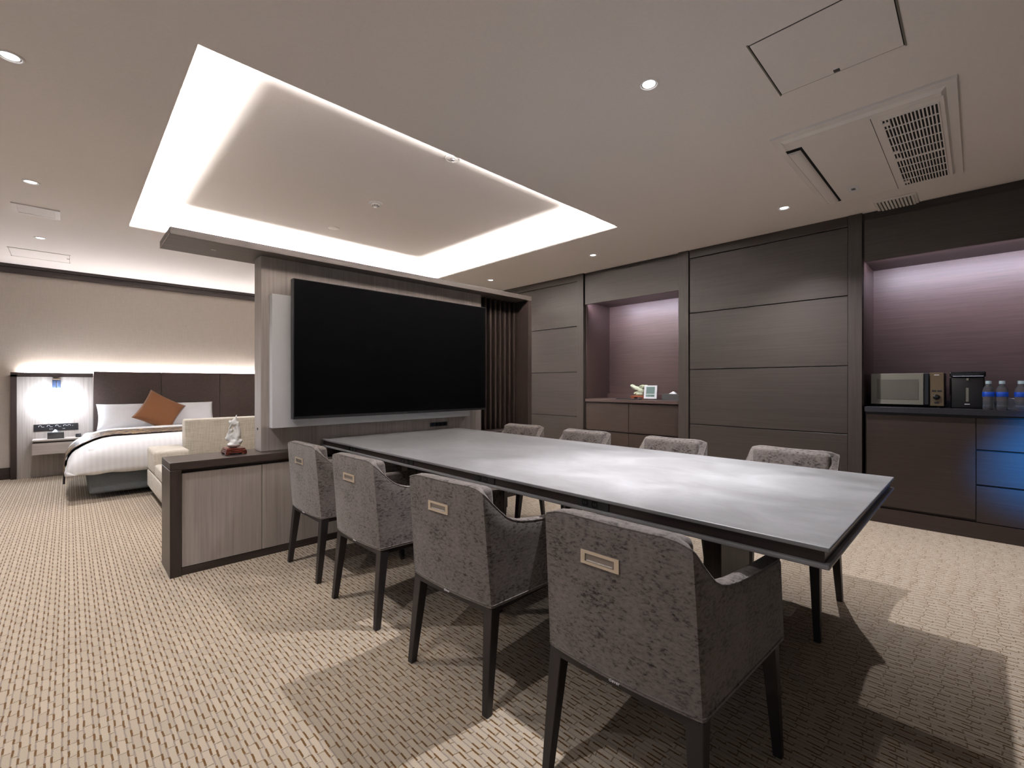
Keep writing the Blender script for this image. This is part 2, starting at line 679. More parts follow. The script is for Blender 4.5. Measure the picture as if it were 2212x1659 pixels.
zz0, zz1 = ZC + TH + 0.001, ZC + TH + 0.007
o_ = 0.095
t = thing("cove_light", "white light strips hidden around the ceiling coffer", "light strip", ((cx0 + cx1) / 2, (cy0 + cy1) / 2, zz0))
for q in ((cx0 - o_ - 0.012, cx0 - o_, cy0 - o_, cy1 + o_), (cx1 + o_, cx1 + o_ + 0.012, cy0 - o_, cy1 + o_),
          (cx0 - o_, cx1 + o_, cy0 - o_ - 0.012, cy0 - o_), (cx0 - o_, cx1 + o_, cy1 + o_, cy1 + o_ + 0.012)):
    obj("led_strip", box(*q, zz0, zz1), "cove_led", t, world=True)
    lx, ly = q[1] - q[0], q[3] - q[2]
    c_ = ((q[0] + q[1]) / 2, (q[2] + q[3]) / 2, zz1 + 0.001)
    lamp("cove_beam", 'AREA', c_, COVE_W * max(lx, ly), COVE_COL, aim=(c_[0], c_[1], 9), shape='RECTANGLE',
         size=lx, size_y=ly, spread=math.radians(143)).rotation_euler = (PI, 0, 0)

struct("wall_back", box(XL, XR, YB, YB + 0.1, 0, ZC), "wallpaper", "beige textured wallpaper wall behind the bed")
bm = bmesh.new()
bx(bm, XL - 0.1, XL, YF, -1.75, 0, ZC)
bx(bm, XL - 0.1, XL, 4.75, YB, 0, ZC)
bx(bm, XL - 0.1, XL, -1.75, 4.75, 0, 0.42)
bx(bm, XL - 0.1, XL, -1.75, 4.75, 2.42, ZC)
struct("wall_left", bm, "wallpaper")
wn_ = bpy.data.objects.new("added_window_1", None)  # unseen window, added to balance the light in the room
COL.objects.link(wn_)
wn_.location = (XL, 1.5, 0.42)
wn_["kind"] = "structure"
for yy in (-1.75, 0.395, 2.545, 4.69):
    part("added_window_frame", wn_, "white_plastic", XL - 0.045, XL + 0.005, yy, yy + 0.06, 0.42, 2.42)
part("added_window_frame", wn_, "white_plastic", XL - 0.045, XL + 0.005, -1.69, 4.69, 2.36, 2.42)
part("added_window_sill", wn_, "white_plastic", XL - 0.045, XL + 0.06, -1.75, 4.75, 0.42, 0.45)
struct("wall_front", box(XL, XR, YF - 0.1, YF, 0, ZC), "espresso_long")
bb = struct("baseboard_back", box(XL, -0.51, YB - 0.015, YB, 0, 0.139), "espresso_long")
# crown moulding over the bed wall
tr = bpy.data.objects.new("trim_1", None)
COL.objects.link(tr)
tr.location = (0, YB, 2.49)
tr["kind"] = "structure"
part("moulding", tr, "espresso_long", XL, 4.8, YB - 0.035, YB, 2.492, 2.560)
part("moulding", tr, "espresso_long", XL, 4.8, YB - 0.055, YB, 2.563, ZC)

# ---- right wall: carcass, panels, pilasters, fascias
XW = 4.82
N1a, N1b = 2.308, 3.585
N2a, N2b = -1.60, 0.672
NB = 5.39
bm = bmesh.new()
bx(bm, XW + 0.03, XR, 3.60, YB, 0, ZC)
bx(bm, XW + 0.03, XR, N2b + 0.014, N1a, 0, ZC)
bx(bm, XW + 0.03, XR, YF, N2a - 0.01, 0, ZC)
bx(bm, NB, XR, N1a, 3.60, 0, ZC)
bx(bm, NB, XR, N2a - 0.01, N2b + 0.014, 0, ZC)
bx(bm, XW + 0.03, NB, N1a, 3.60, 2.225, ZC)
bx(bm, XW + 0.03, NB, N2a - 0.01, N2b + 0.014, 2.215, ZC)
wr = struct("wall_right", bm, "walnut_horizontal", "dark wood panelled wall with two lit niches")
JO = 0.004


def wpanel(y0, y1, z0, z1, x=XW, nm="panel", mat="walnut_horizontal", th=0.03):
    return obj(nm, box(x, x + th, y0, y1, z0, z1, 0.0015, 1), mat, wr, world=True)


ZS = [0.10, 0.716, 1.307, 1.914, 2.507]
for (ya, yb) in ((3.706, 5.12), (5.13, 6.55), (6.56, 8.17), (0.784, 2.186)):
    for k in range(4):
        wpanel(ya + 0.003, yb - 0.003, ZS[k] + JO, ZS[k + 1] - JO)
    wpanel(ya + 0.003, yb - 0.003, 2.507 + JO, ZC - 0.001, XW - 0.004, "crown_board", th=0.034)
    wpanel(ya + 0.003, yb - 0.003, 0.0, 0.10, XW + 0.008, "plinth_board", th=0.022)
for (ya, yb) in ((0.686, 0.784), (2.193, 2.306), (3.600, 3.706)):
    wpanel(ya, yb, 0.0, ZC - 0.001, XW - 0.010, "pilaster", "walnut_vertical", th=0.04)
# fascias over the niches, a shadow gap under the ceiling
wpanel(N1a + 0.001, N1b - 0.004, 2.186, 2.555, XW, "fascia")
wpanel(N2a, N2b, 2.184, 2.535, XW, "fascia")
wpanel(N1a + 0.001, N1b - 0.004, 2.555, ZC - 0.001, XW + 0.022, "crown_board", th=0.012)
wpanel(N2a, N2b, 2.535, ZC - 0.001, XW + 0.022, "crown_board", th=0.012)
wpanel(YF, N2a - 0.01, 0.0, ZC - 0.001, XW, "panel")

for (ya, yb, zt) in ((N1a, N1b - 0.004, 2.225), (N2a, N2b + 0.012, 2.215)):
    part("lining", wr, "walnut_niche_lit", NB - 0.006, NB, ya, yb, 0.962, zt - 0.010)
    part("lining", wr, "walnut_niche_lit", XW + 0.03, NB - 0.006, yb - 0.002, yb + 0.004, 0.962, zt - 0.010)
    part("lining", wr, "walnut_niche_lit", XW + 0.03, NB - 0.006, ya - 0.004, ya + 0.002, 0.962, zt - 0.010)
    part("lining", wr, "walnut_niche_lit", XW + 0.03, NB, ya, yb, zt - 0.010, zt)
for (ya, yb, zl, which) in ((N1a + 0.03, N1b - 0.03, 2.2145, "the middle niche"), (N2a + 0.03, N2b - 0.03, 2.2045, "the drinks counter niche")):
    tag(obj("niche_light", box(XW + 0.033, XW + 0.048, ya, yb, zl - 0.006, zl), "niche_led"),
        "thin light strip tucked behind the top fascia of " + which, "light strip", "niche light strips")
    lamp("niche_beam", 'AREA', (XW + 0.0405, (ya + yb) / 2, zl - 0.0075), NICHE_W * (yb - ya), NICHE_COL, shape='RECTANGLE',
         size=0.015, size_y=yb - ya, spread=math.radians(125)).rotation_euler = (0, math.radians(-62), 0)

# ================================================================== partition with television
pt = thing("partition_screen", "tall pale wood partition carrying the television, with dark canopy and slatted end", "partition", (1.97, 3.52, 0.682))
part("wood_panel", pt, "ash_vertical", 0.947, 2.932, 3.449, 3.600, 0.683, 2.035, bev=0.001, seg=1)
cn = part("canopy", pt, "walnut_long", 0.424, 3.529, 3.320, 3.727, 2.035, 2.080, bev=0.0015, seg=1)
cn["label"] = "long dark wood canopy board overhanging the partition"
obj("edge_strip", box(0.4225, 0.4245, 3.325, 3.722, 2.035, 2.038), "chrome", cn, world=False).parent = cn
for v_ in cn.children[0].data.vertices:
    v_.co -= Vector(pt.location)
obj("sensor", lathe([(0, -0.003), (0.012, -0.003), (0.016, 0.0), (0.0, 0.002)], 14, (0.682 - 1.97, 0.003, 2.035 - 0.682)), "chrome", cn)
part("post", pt, "espresso_vertical", 3.476, 3.529, 3.320, 3.727, 0.0, 2.035, bev=0.0015, seg=1)
part("back_board", pt, "espresso_vertical", 2.932, 3.476, 3.585, 3.600, 0.683, 2.035)
for k in range(8):
    x = 2.958 + 0.0685 * k
    part("slat", pt, "espresso_vertical", x, x + 0.026, 3.500, 3.584, 0.683, 2.035, bev=0.004, seg=2)
kb = obj("lock", lathe([(0, -0.0035), (0.006, -0.0035), (0.009, -0.002), (0.009, 0.001), (0, 0.001)], 14, (0.947 - 1.97, 3.527 - 3.52, 0.835 - 0.682), axis='X'), "black_plastic", pt)
bdp = part("backing_board", pt, "board_white", 1.0, 2.745, 3.389, 3.449, 0.845, 1.773, bev=0.001, seg=1)
bdp["label"] = "white mounting board behind the television"

tv = thing("television", "very large black flat television mounted on the pale partition", "television", (2.006, 3.36, 0.90))
part("casing", tv, "black_plastic", 1.119, 2.894, 3.331, 3.385, 0.902, 1.890, bev=0.003, seg=1)
part("screen", tv, "tv_black", 1.124, 2.889, 3.3295, 3.334, 0.922, 1.885)
part("badge", tv, "grey_box", 1.990, 2.025, 3.3285, 3.332, 0.909, 0.914)

ot = thing("outlet_plate", "black socket plate on the partition above the table end", "socket", (2.42, 3.449, 0.78))
part("plate", ot, "black_plastic", 2.328, 2.517, 3.443, 3.449, 0.764, 0.801, bev=0.001, seg=1)
for k in range(4):
    part("socket", ot, "black_gloss", 2.340 + 0.042 * k, 2.372 + 0.042 * k, 3.4415, 3.4445, 0.771, 0.794)

# ================================================================== low console
cs = thing("low_console", "long low dark framed cabinet with pale wood doors under the partition", "cabinet", (1.95, 3.49, 0))
part("top", cs, "espresso_long", 0.425, 3.475, 3.324, 3.651, 0.636, 0.682, bev=0.0012, seg=1)
part("end_panel", cs, "espresso_vertical", 0.425, 0.481, 3.324, 3.651, 0.0, 0.635, bev=0.0012, seg=1)
part("body", cs, "espresso_long", 0.481, 3.475, 3.360, 3.651, 0.0, 0.636)
part("plinth", cs, "espresso_long", 0.481, 3.475, 3.335, 3.360, 0.0, 0.046)
xs = [0.483, 0.922, 1.361, 1.800, 2.240, 2.680, 3.120, 3.472]
for a, c_ in zip(xs, xs[1:]):
    part("door", cs, "ash_vertical", a + 0.0015, c_ - 0.0015, 3.336, 3.358, 0.049, 0.612, bev=0.001, seg=1)

# ================================================================== conference table
tb = thing("conference_table", "long grey stone topped meeting table with dark banded edge", "table", (1.98, 1.85, 0))
TX0, TX1, TY0, TY1 = 1.358, 2.606, 0.258, 3.440
part("top_slab", tb, "table_stone", TX0, TX1, TY0, TY1, 0.7275, 0.740, bev=0.003, seg=2)
ap = part("apron", tb, "espresso_depth", TX0 + 0.013, TX1 - 0.013, TY0 + 0.013, TY1 - 0.004, 0.6955, 0.7275)
part("lower_slab", tb, "table_stone", TX0, TX1, TY0, TY1, 0.6825, 0.6955, bev=0.004, seg=2)
for ya in (0.70, 2.93):
    part("pedestal", tb, "espresso_vertical", 1.823, 2.137, ya, ya + 0.07, 0.0, 0.6825, bev=0.002, seg=1)
part("stretcher", tb, "leg_black", 1.94, 2.02, 0.77, 2.93, 0.56, 0.68)
for yc in (2.965, 2.262, 1.59, 0.985):
    pl = part("power_socket", tb, "black_plastic", TX0 + 0.0095, TX0 + 0.0135, yc - 0.072, yc + 0.072, 0.6965, 0.7265, bev=0.0008, seg=1)
    for dy in (-0.012, 0.03):
        q = part("socket_face", tb, "black_gloss", TX0 + 0.0078, TX0 + 0.0105, yc + dy - 0.012, yc + dy + 0.012, 0.701, 0.722, bev=0.0006, seg=1)
        q.parent = pl
        for s_ in (-0.004, 0.004):
            q2 = part("slot", tb, "grey_box", TX0 + 0.0072, TX0 + 0.0084, yc + dy + s_ - 0.0012, yc + dy + s_ + 0.0012, 0.707, 0.716)
            q2.parent = pl

# ================================================================== armchairs
ZB = 0.365


def chair_shell():
    """U-shaped upholstered shell. stations run from the left arm front, round the back, to the right arm front"""
    st = []                                  # (bottom xy, top xy, rim height, inward normal, thickness)

    def rim(x):
        pts = [(-0.01, 0.782), (0.02, 0.752), (0.045, 0.724), (0.07, 0.700), (0.10, 0.672), (0.14, 0.650),
               (0.20, 0.636), (0.30, 0.627), (0.42, 0.621), (0.56, 0.617)]
        for (a, za), (c, zc) in zip(pts, pts[1:]):
            if x <= c:
                f = (x - a) / (c - a)
                return za + (zc - za) * max(0, f)
        return pts[-1][1]
    xs_ = [0.553, 0.50, 0.42, 0.34, 0.26, 0.20, 0.16, 0.13, 0.105, 0.085, 0.067, 0.052, 0.04]
    for s in (1, -1):
        seq = xs_ if s == 1 else xs_[::-1]
        arm = []
        for x in seq:
            f = (x - 0.03) / 0.52
            yb_ = 0.2325 + 0.034 * f
            yt = 0.222 + 0.036 * f
            xt = x - 0.035 + 0.012 * f
            arm.append(((x, s * yb_), (xt, s * yt), rim(x - 0.03), (max(0.0, (0.105 - x) / 0.065) * 0.8, -s), 0.052))
        back = []
        if s == 1:
            st += arm
            n = 12
            for i in range(n + 1):
                q = 1 - 2 * i / n
                bul = 0.016 * (1 - q * q)
                yq = q * (0.2325 - 0.004)
                xq = 0.030 - bul
                zt = 0.79 - 0.006 * (1 - q * q)
                edge = abs(q) > 0.99
                st.append(((xq, yq), (-0.005 + 0.004 * (1 - q * q), q * 0.219), zt - (0.017 if edge else 0.004 if abs(q) > 0.8 else 0.0), (1, -0.9 * (1 if q > 0.95 else -1 if q < -0.95 else 0.45 if q > 0.8 else -0.45 if q < -0.8 else 0)), 0.055))
        else:
            st += arm
    return st


def build_shell():
    st = chair_shell()
    bm = bmesh.new()
    secs = []
    rimpath, botpath = [], []
    for (b_, t_, zr, nrm, th) in st:
        nx, ny = nrm
        L = math.hypot(nx, ny)
        nx, ny = nx / L, ny / L

        def outer(z):
            f = (z - ZB) / (0.79 - ZB)
            return Vector((b_[0] + (t_[0] - b_[0]) * f, b_[1] + (t_[1] - b_[1]) * f, z))
        N = Vector((nx, ny, 0))
        sec = []
        K = 7
        for k in range(K):
            z = ZB + (zr - 0.014 - ZB) * k / (K - 1)
            sec.append(outer(z))
        o2 = outer(zr)
        sec.append(o2 + N * 0.003 - Vector((0, 0, 0.005)))
        sec.append(o2 + N * 0.010)
        sec.append(o2 + N * (th * 0.5) + Vector((0, 0, 0.003)))
        sec.append(o2 + N * (th - 0.010) - Vector((0, 0, 0.001)))
        sec.append(o2 + N * (th - 0.001) - Vector((0, 0, 0.012)))
        zi = 0.43
        sec.append(outer(zi + 0.4 * (zr - zi)) + N * (th + 0.006))
        sec.append(outer(zi) + N * (th + 0.012))
        secs.append([bm.verts.new(p) for p in sec])
        rimpath.append(o2 + N * 0.0035 - Vector((0, 0, 0.003)))
        botpath.append(outer(ZB + 0.010) - N * 0.0005)
    for a, c_ in zip(secs, secs[1:]):
        for k in range(len(a) - 1):
            bm.faces.new((a[k], c_[k], c_[k + 1], a[k + 1]))
    bm.faces.new(secs[0])
    bm.faces.new(secs[-1][::-1])
    # underside lining
    bmesh.ops.recalc_face_normals(bm, faces=bm.faces)
    return bm, rimpath, botpath


def make_chair(label, loc, rotz, group):
    t = thing("armchair", label, "chair", loc, rotz, group)
    bm, rp, bp = build_shell()
    obj("shell", bm, "chenille", t, smooth=True, angle=50)
    # front cover below the seat
    bm = bmesh.new()
    bx(bm, 0.07, 0.545, -0.208, 0.208, ZB + 0.002, 0.435, 0.012, 2)
    obj("seat_cover", bm, "chenille", t, smooth=True, angle=50)
    bm = bmesh.new()
    bx(bm, 0.075, 0.558, -0.205, 0.205, 0.425, 0.478, 0.022, 3)
    obj("seat_cushion", bm, "chenille", t, smooth=True, angle=60)
    bm = bmesh.new()
    bx(bm, 0.055, 0.122, -0.190, 0.190, 0.468, 0.780, 0.024, 4)
    for v_ in bm.verts:
        v_.co.x -= 0.037 * (v_.co.z - ZB) / (0.79 - ZB) + 0.010 * (1 - (v_.co.y / 0.190) ** 2) * (1 if v_.co.x > 0.1 else 0)
    obj("back_cushion", bm, "chenille", t, smooth=True, angle=60)
    bm = bmesh.new()
    tube(bm, rp, 0.0028, 5)
    tube(bm, bp, 0.0022, 5)
    obj("piping", bm, "chenille", t, smooth=True)
    bm = bmesh.new()
    bx(bm, 0.030, 0.545, -0.222, 0.222, 0.338, ZB + 0.004, 0.003, 1)
    obj("seat_frame", bm, "leg_black", t)
    for s in (1, -1):
        obj("leg", taper(bmesh.new(), (0.053, s * 0.208, ZB - 0.002), (0.014, s * 0.224, 0), 0.044, 0.027), "leg_black", t)
        obj("leg", taper(bmesh.new(), (0.520, s * 0.235, ZB - 0.002), (0.552, s * 0.252, 0), 0.042, 0.025), "leg_black", t)
    # pull handle on the back; recess shade painted as a darker flat plate
    zc, yc = 0.677, 0.034
    f = (zc - ZB) / (0.79 - ZB)
    xb = (0.030 - 0.0155) * (1 - f) + (-0.005 + 0.004) * f - 0.0005
    h = obj("handle", bmesh.new(), "champagne_metal", t)
    bm = bmesh.new()
    W, H = 0.060, 0.0185
    wi, hi = 0.046, 0.0105
    bx(bm, xb - 0.004, xb + 0.003, yc - W, yc - wi, zc - H, zc + H)
    bx(bm, xb - 0.004, xb + 0.003, yc + wi, yc + W, zc - H, zc + H)
    bx(bm, xb - 0.004, xb + 0.003, yc - wi, yc + wi, zc + hi, zc + H)
    bx(bm, xb - 0.004, xb + 0.003, yc - wi, yc + wi, zc - H, zc - hi)
    bm.to_mesh(h.data)
    bm.free()
    cup = obj("shaded_handle_cup", box(xb - 0.001, xb + 0.002, yc - wi, yc + wi, zc - hi, zc + hi), "shaded_handle_cup", h)
    obj("handle_lip", box(xb - 0.0032, xb, yc - wi + 0.004, yc + wi - 0.004, zc - hi, zc - hi + 0.005, 0.001, 1), "chrome", h)
    # little sewn tag at the lower edge of the back
    bm = text_mesh("clever", 0.0135)
    bm.transform(Matrix(((0, 0, -1, 0.0125), (-1, 0, 0, -0.004), (0, 1, 0, ZB + 0.0015), (0, 0, 0, 1))))
    bmesh.ops.recalc_face_normals(bm, faces=bm.faces)
    obj("name_tag", bm, "paper_white", t)
    return t


GN, GF = "armchairs along the near side of the table", "armchairs along the far side of the table"
c0 = make_chair("grey mottled armchair closest to the camera, its whole back and metal handle in view", (1.014, 0.672, 0), 0.02, GN)
near = [(1.412, 0.045, "grey mottled armchair second from the camera, near side of the table"),
        (2.190, 0.02, "grey mottled armchair third from the camera, near side of the table"),
        (2.885, 0.015, "grey mottled armchair on the near side standing right beside the low console")]
for y, a, lb in near:
    dup(c0, (1.014, y, 0), a, lb, GN)
far = [(0.735, PI - 0.03, "grey armchair across the table beside its open end, in front of the drinks counter"),
       (1.440, PI, "grey armchair across the table, second from the open table end"),
       (2.170, PI, "grey armchair across the table in front of the middle niche, third from the open end"),
       (2.860, PI + 0.06, "farthest grey armchair across the table, near the slatted end of the partition")]
for y, a, lb in far:
    dup(c0, (2.950, y, 0), a, lb, GF)

# ================================================================== niche cabinets and counters
c1 = thing("niche_cabinet", "dark wood built-in cabinet below the middle niche", "cabinet", (5.1, 2.95, 0))
part("body", c1, "walnut_cabinet", 4.862, NB - 0.002, N1a + 0.003, N1b + 0.010, 0.0, 0.922)
part("plinth", c1, "walnut_cabinet", 4.845, 4.861, N1a + 0.003, N1b - 0.006, 0.0, 0.12)
for (ya, yb) in ((N1a + 0.004, 2.945), (2.949, N1b - 0.008)):
    part("door", c1, "walnut_cabinet", 4.838, 4.860, ya, yb, 0.564, 0.905, bev=0.001, seg=1)
    part("drawer", c1, "walnut_cabinet", 4.838, 4.860, ya, yb, 0.128, 0.546, bev=0.001, seg=1)
wt = thing("niche_worktop", "dark wood counter top inside the middle niche", "counter", (5.1, 2.95, 0.924))
part("slab", wt, "walnut_niche_lit", 4.822, NB - 0.002, N1a + 0.002, N1b - 0.008, 0.924, 0.960, bev=0.001, seg=1)
part("upstand", wr, "walnut_niche_lit", 5.335, NB - 0.002, N1a + 0.002, N1b - 0.002, 0.960, 1.020, bev=0.001, seg=1)

c2 = thing("drinks_cabinet", "dark wood cabinet with wide door and drawers under the drinks counter", "cabinet", (5.1, -0.46, 0))
part("body", c2, "espresso_depth", 4.862, NB - 0.002, N2a + 0.002, N2b - 0.002, 0.0, 0.915)
part("plinth", c2, "walnut_cabinet", 4.826, 4.861, N2a + 0.002, N2b - 0.002, 0.0, 0.118)
part("door", c2, "walnut_cabinet", 4.836, 4.860, 0.0125, 0.660, 0.140, 0.897, bev=0.001, seg=1)
for (z0, z1) in ((0.665, 0.897), (0.405, 0.651), (0.124, 0.391)):
    part("drawer", c2, "walnut_cabinet", 4.836, 4.860, -0.640, 0.0085, z0, z1, bev=0.001, seg=1)
part("door", c2, "walnut_cabinet", 4.836, 4.860, -1.590, -0.644, 0.124, 0.897, bev=0.001, seg=1)
w2 = thing("drinks_counter", "black stone counter top under the large lit niche", "counter", (5.1, -0.46, 0.917))
part("slab", w2, "dark_stone", 4.812, 5.359, N2a + 0.002, N2b - 0.002, 0.917, 0.960, bev=0.002, seg=1)
part("upstand", wr, "dark_stone", 5.36, NB - 0.002, N2a + 0.002, N2b - 0.002, 0.960, 1.010, bev=0.001, seg=1)

# ---- microwave oven
XM = 4.96
mw = thing("microwave_oven", "silver grey microwave oven on the black counter", "microwave", (XM + 0.17, 0.42, 0.96))
part("casing", mw, "black_plastic", XM + 0.018, XM + 0.34, 0.186, 0.644, 0.977, 1.238, bev=0.004, seg=1)
dr = part("door", mw, "pewter", XM, XM + 0.018, 0.308, 0.646, 0.980, 1.238, bev=0.002, seg=1)
wd = part("window", mw, "pewter_dark", XM - 0.0015, XM + 0.002, 0.338, 0.606, 1.022, 1.190, bev=0.001, seg=1)
wd.parent = dr
hb = part("door_handle", mw, "black_gloss", XM - 0.010, XM + 0.002, 0.276, 0.304, 0.982, 1.232, bev=0.003, seg=2)
cpn = part("control_panel", mw, "bronze_panel", XM, XM + 0.018, 0.188, 0.272, 0.974, 1.240, bev=0.002, seg=1)
q = obj("knob", lathe([(0, -0.014), (0.017, -0.014), (0.021, -0.011), (0.022, 0.002), (0, 0.002)], 24, (XM, 0.231, 1.046), axis='X'), "black_gloss", mw, smooth=True, world=True, angle=40)
q.parent = cpn
for (yy, zz, hw) in ((0.246, 1.096, 0.0125), (0.214, 1.096, 0.0125), (0.231, 1.002, 0.0125)):
    q = part("button", mw, "black_gloss", XM - 0.002, XM + 0.002, yy - hw, yy + hw, zz - 0.006, zz + 0.006, bev=0.0008, seg=1)
    q.parent = cpn
q = part("maker_mark", mw, "paper_white", XM - 0.001, XM + 0.001, 0.216, 0.246, 1.219, 1.225)
q.parent = cpn
for (xx, yy) in ((XM + 0.03, 0.22), (XM + 0.03, 0.61), (XM + 0.31, 0.22), (XM + 0.31, 0.61)):
    obj("foot", lathe([(0, 0), (0.013, 0), (0.015, 0.017), (0, 0.018)], 12, (xx, yy, 0.96)), "black_plastic", mw, world=True)

# ---- hot water dispenser
XP = 5.00
kp = thing("water_boiler", "boxy black hot water dispenser beside the microwave", "kettle", (XP + 0.12, 0.06, 0.96))
part("body", kp, "black_plastic", XP, XP + 0.25, -0.036, 0.152, 0.960, 1.205, bev=0.010, seg=3, smooth=True)
part("lid", kp, "black_gloss", XP - 0.008, XP + 0.255, -0.042, 0.158, 1.206, 1.248, bev=0.008, seg=3, smooth=True)
part("trim_bar", kp, "chrome", XP - 0.011, XP - 0.004, -0.030, 0.140, 1.208, 1.214, bev=0.001, seg=1)
part("window", kp, "pewter", XP - 0.002, XP + 0.004, 0.050, 0.066, 1.012, 1.120, bev=0.001, seg=1)
part("spout", kp, "pewter", XP - 0.014, XP + 0.004, 0.050, 0.064, 1.176, 1.195, bev=0.002, seg=1)
part("maker_mark", kp, "paper_white", XP - 0.001, XP + 0.003, 0.044, 0.074, 0.990, 0.996)
part("side_grip", kp, "black_plastic", XP + 0.06, XP + 0.20, 0.152, 0.160, 1.06, 1.20, bev=0.003, seg=1)


# ---- water bottles
def bottle(x, y, label):
    t = thing("water_bottle", label, "bottle", (x, y, 0.96), 0, "water bottles on the drinks counter")
    t.scale = (1.08, 1.08, 1.12)
    prof = [(0, 0.001), (0.024, 0.0), (0.029, 0.006), (0.029, 0.030), (0.0265, 0.036), (0.0295, 0.044), (0.0265, 0.052),
            (0.0295, 0.060), (0.0265, 0.068), (0.0295, 0.078), (0.0295, 0.122), (0.028, 0.136), (0.022, 0.150), (0.0145, 0.160), (0.0125, 0.166), (0.0125, 0.172), (0, 0.172)]
    obj("body", lathe(prof, 20), "clear_plastic", t, smooth=True)
    obj("label_band", lathe([(0.0298, 0.086), (0.0303, 0.0865), (0.0303, 0.1175), (0.0298, 0.118)], 20), "label_blue", t, smooth=True)
    obj("cap", lathe([(0, 0.190), (0.0135, 0.190), (0.0148, 0.187), (0.0148, 0.170), (0.0125, 0.169)], 18), "pale_cap", t, smooth=True, angle=40)
    return t


bottle(4.862, -0.054, "clear water bottle with blue label right beside the black water dispenser")
bottle(4.862, -0.122, "clear water bottle with blue label, second from the water dispenser")
bottle(4.862, -0.213, "clear water bottle with blue label at the right edge, third from the dispenser")
tg = thing("cup_holder", "translucent white holder standing between the water bottles", "holder", (4.93, -0.168, 0.96))
part("tray", tg, "soft_blue_plastic", 4.90, 4.96, -0.205, -0.130, 0.960, 0.966, bev=0.001, seg=1)
part("upright", tg, "soft_blue_plastic", 4.925, 4.932, -0.205, -0.130, 0.966, 1.046, bev=0.001, seg=1)
part("tab", tg, "soft_blue_plastic", 4.925, 4.932, -0.155, -0.135, 1.046, 1.070, bev=0.001, seg=1)


# ================================================================== carvings
def blobs(items, voxel, nz=0.0, seed=0):
    """weld ellipsoids, cones and rings into one carved surface (voxel remesh)"""
    bm = bmesh.new()
    for it in items:
        kind, c, rad, rot = it
        mt = Matrix.Translation(c) @ Matrix.Rotation(rot[2], 4, 'Z') @ Matrix.Rotation(rot[1], 4, 'Y') @ Matrix.Rotation(rot[0], 4, 'X') @ Matrix.Diagonal((*rad, 1))
        if kind == 's':
            bmesh.ops.create_icosphere(bm, subdivisions=3, radius=1, matrix=mt)
        elif kind == 'c':
            bmesh.ops.create_cone(bm, cap_ends=True, segments=14, radius1=1, radius2=0.08, depth=2, matrix=mt)
        elif kind == 'r':
            n, k = 28, 8
            rr_ = 0.2
            vs = [[bm.verts.new(mt @ Vector(((1 + rr_ * math.cos(2 * PI * j / k)) * math.cos(2 * PI * i / n),
                                             rr_ * 1.4 * math.sin(2 * PI * j / k),
                                             (1 + rr_ * math.cos(2 * PI * j / k)) * math.sin(2 * PI * i / n)))) for j in range(k)] for i in range(n)]
            for i in range(n):
                for j in range(k):
                    bm.faces.new((vs[i][j], vs[i][(j + 1) % k], vs[(i + 1) % n][(j + 1) % k], vs[(i + 1) % n][j]))
    bmesh.ops.recalc_face_normals(bm, faces=bm.faces)
    me = bpy.data.meshes.new("tmp")
    bm.to_mesh(me)
    bm.free()
    o = bpy.data.objects.new("tmp", me)
    COL.objects.link(o)
    rm = o.modifiers.new("r", 'REMESH')
    rm.mode = 'VOXEL'
    rm.voxel_size = voxel
    dg = bpy.context.evaluated_depsgraph_get()
    me2 = bpy.data.meshes.new_from_object(o.evaluated_get(dg))
    bpy.data.objects.remove(o)
    bm = bmesh.new()
    bm.from_mesh(me2)
    for _ in range(2):
        bmesh.ops.smooth_vert(bm, verts=bm.verts, factor=0.5, use_axis_x=True, use_axis_y=True, use_axis_z=True)
    if nz:
        bm.normal_update()
        for v_ in bm.verts:
            v_.co += v_.normal * nz * mnoise.noise(v_.co * 70 + Vector((seed, 0, 0)))
    return bm


# white jade on the console
SX, SY, SZ = 0.795, 3.50, 0.682
st_ = thing("carving_stand", "small stepped red-brown wooden stand on the low console", "stand", (SX, SY, SZ))
st_.scale = (1.12, 1.12, 1.0)
bm = bmesh.new()
bx(bm, -0.048, 0.048, -0.055, 0.055, 0.030, 0.040, 0.002, 1)
obj("top", bm, "rosewood", st_)
obj("rim", box(-0.053, 0.053, -0.060, 0.060, 0.022, 0.030, 0.002, 1), "rosewood", st_)
for sx in (-1, 1):
    for sy in (-1, 1):
        obj("foot", box(*(sorted((sx * 0.030, sx * 0.055))), *(sorted((sy * 0.034, sy * 0.062))), 0.0, 0.022, 0.002, 1), "rosewood", st_)
bm = bmesh.new()
bx(bm, -0.030, 0.030, -0.061, -0.056, 0.010, 0.022)
bx(bm, -0.030, 0.030, 0.056, 0.061, 0.010, 0.022)
bx(bm, -0.054, -0.049, -0.034, 0.034, 0.010, 0.022)
bx(bm, 0.049, 0.054, -0.034, 0.034, 0.010, 0.022)
obj("skirt", bm, "rosewood", st_)
J = []
A_ = 0.75   # carving faces the camera side
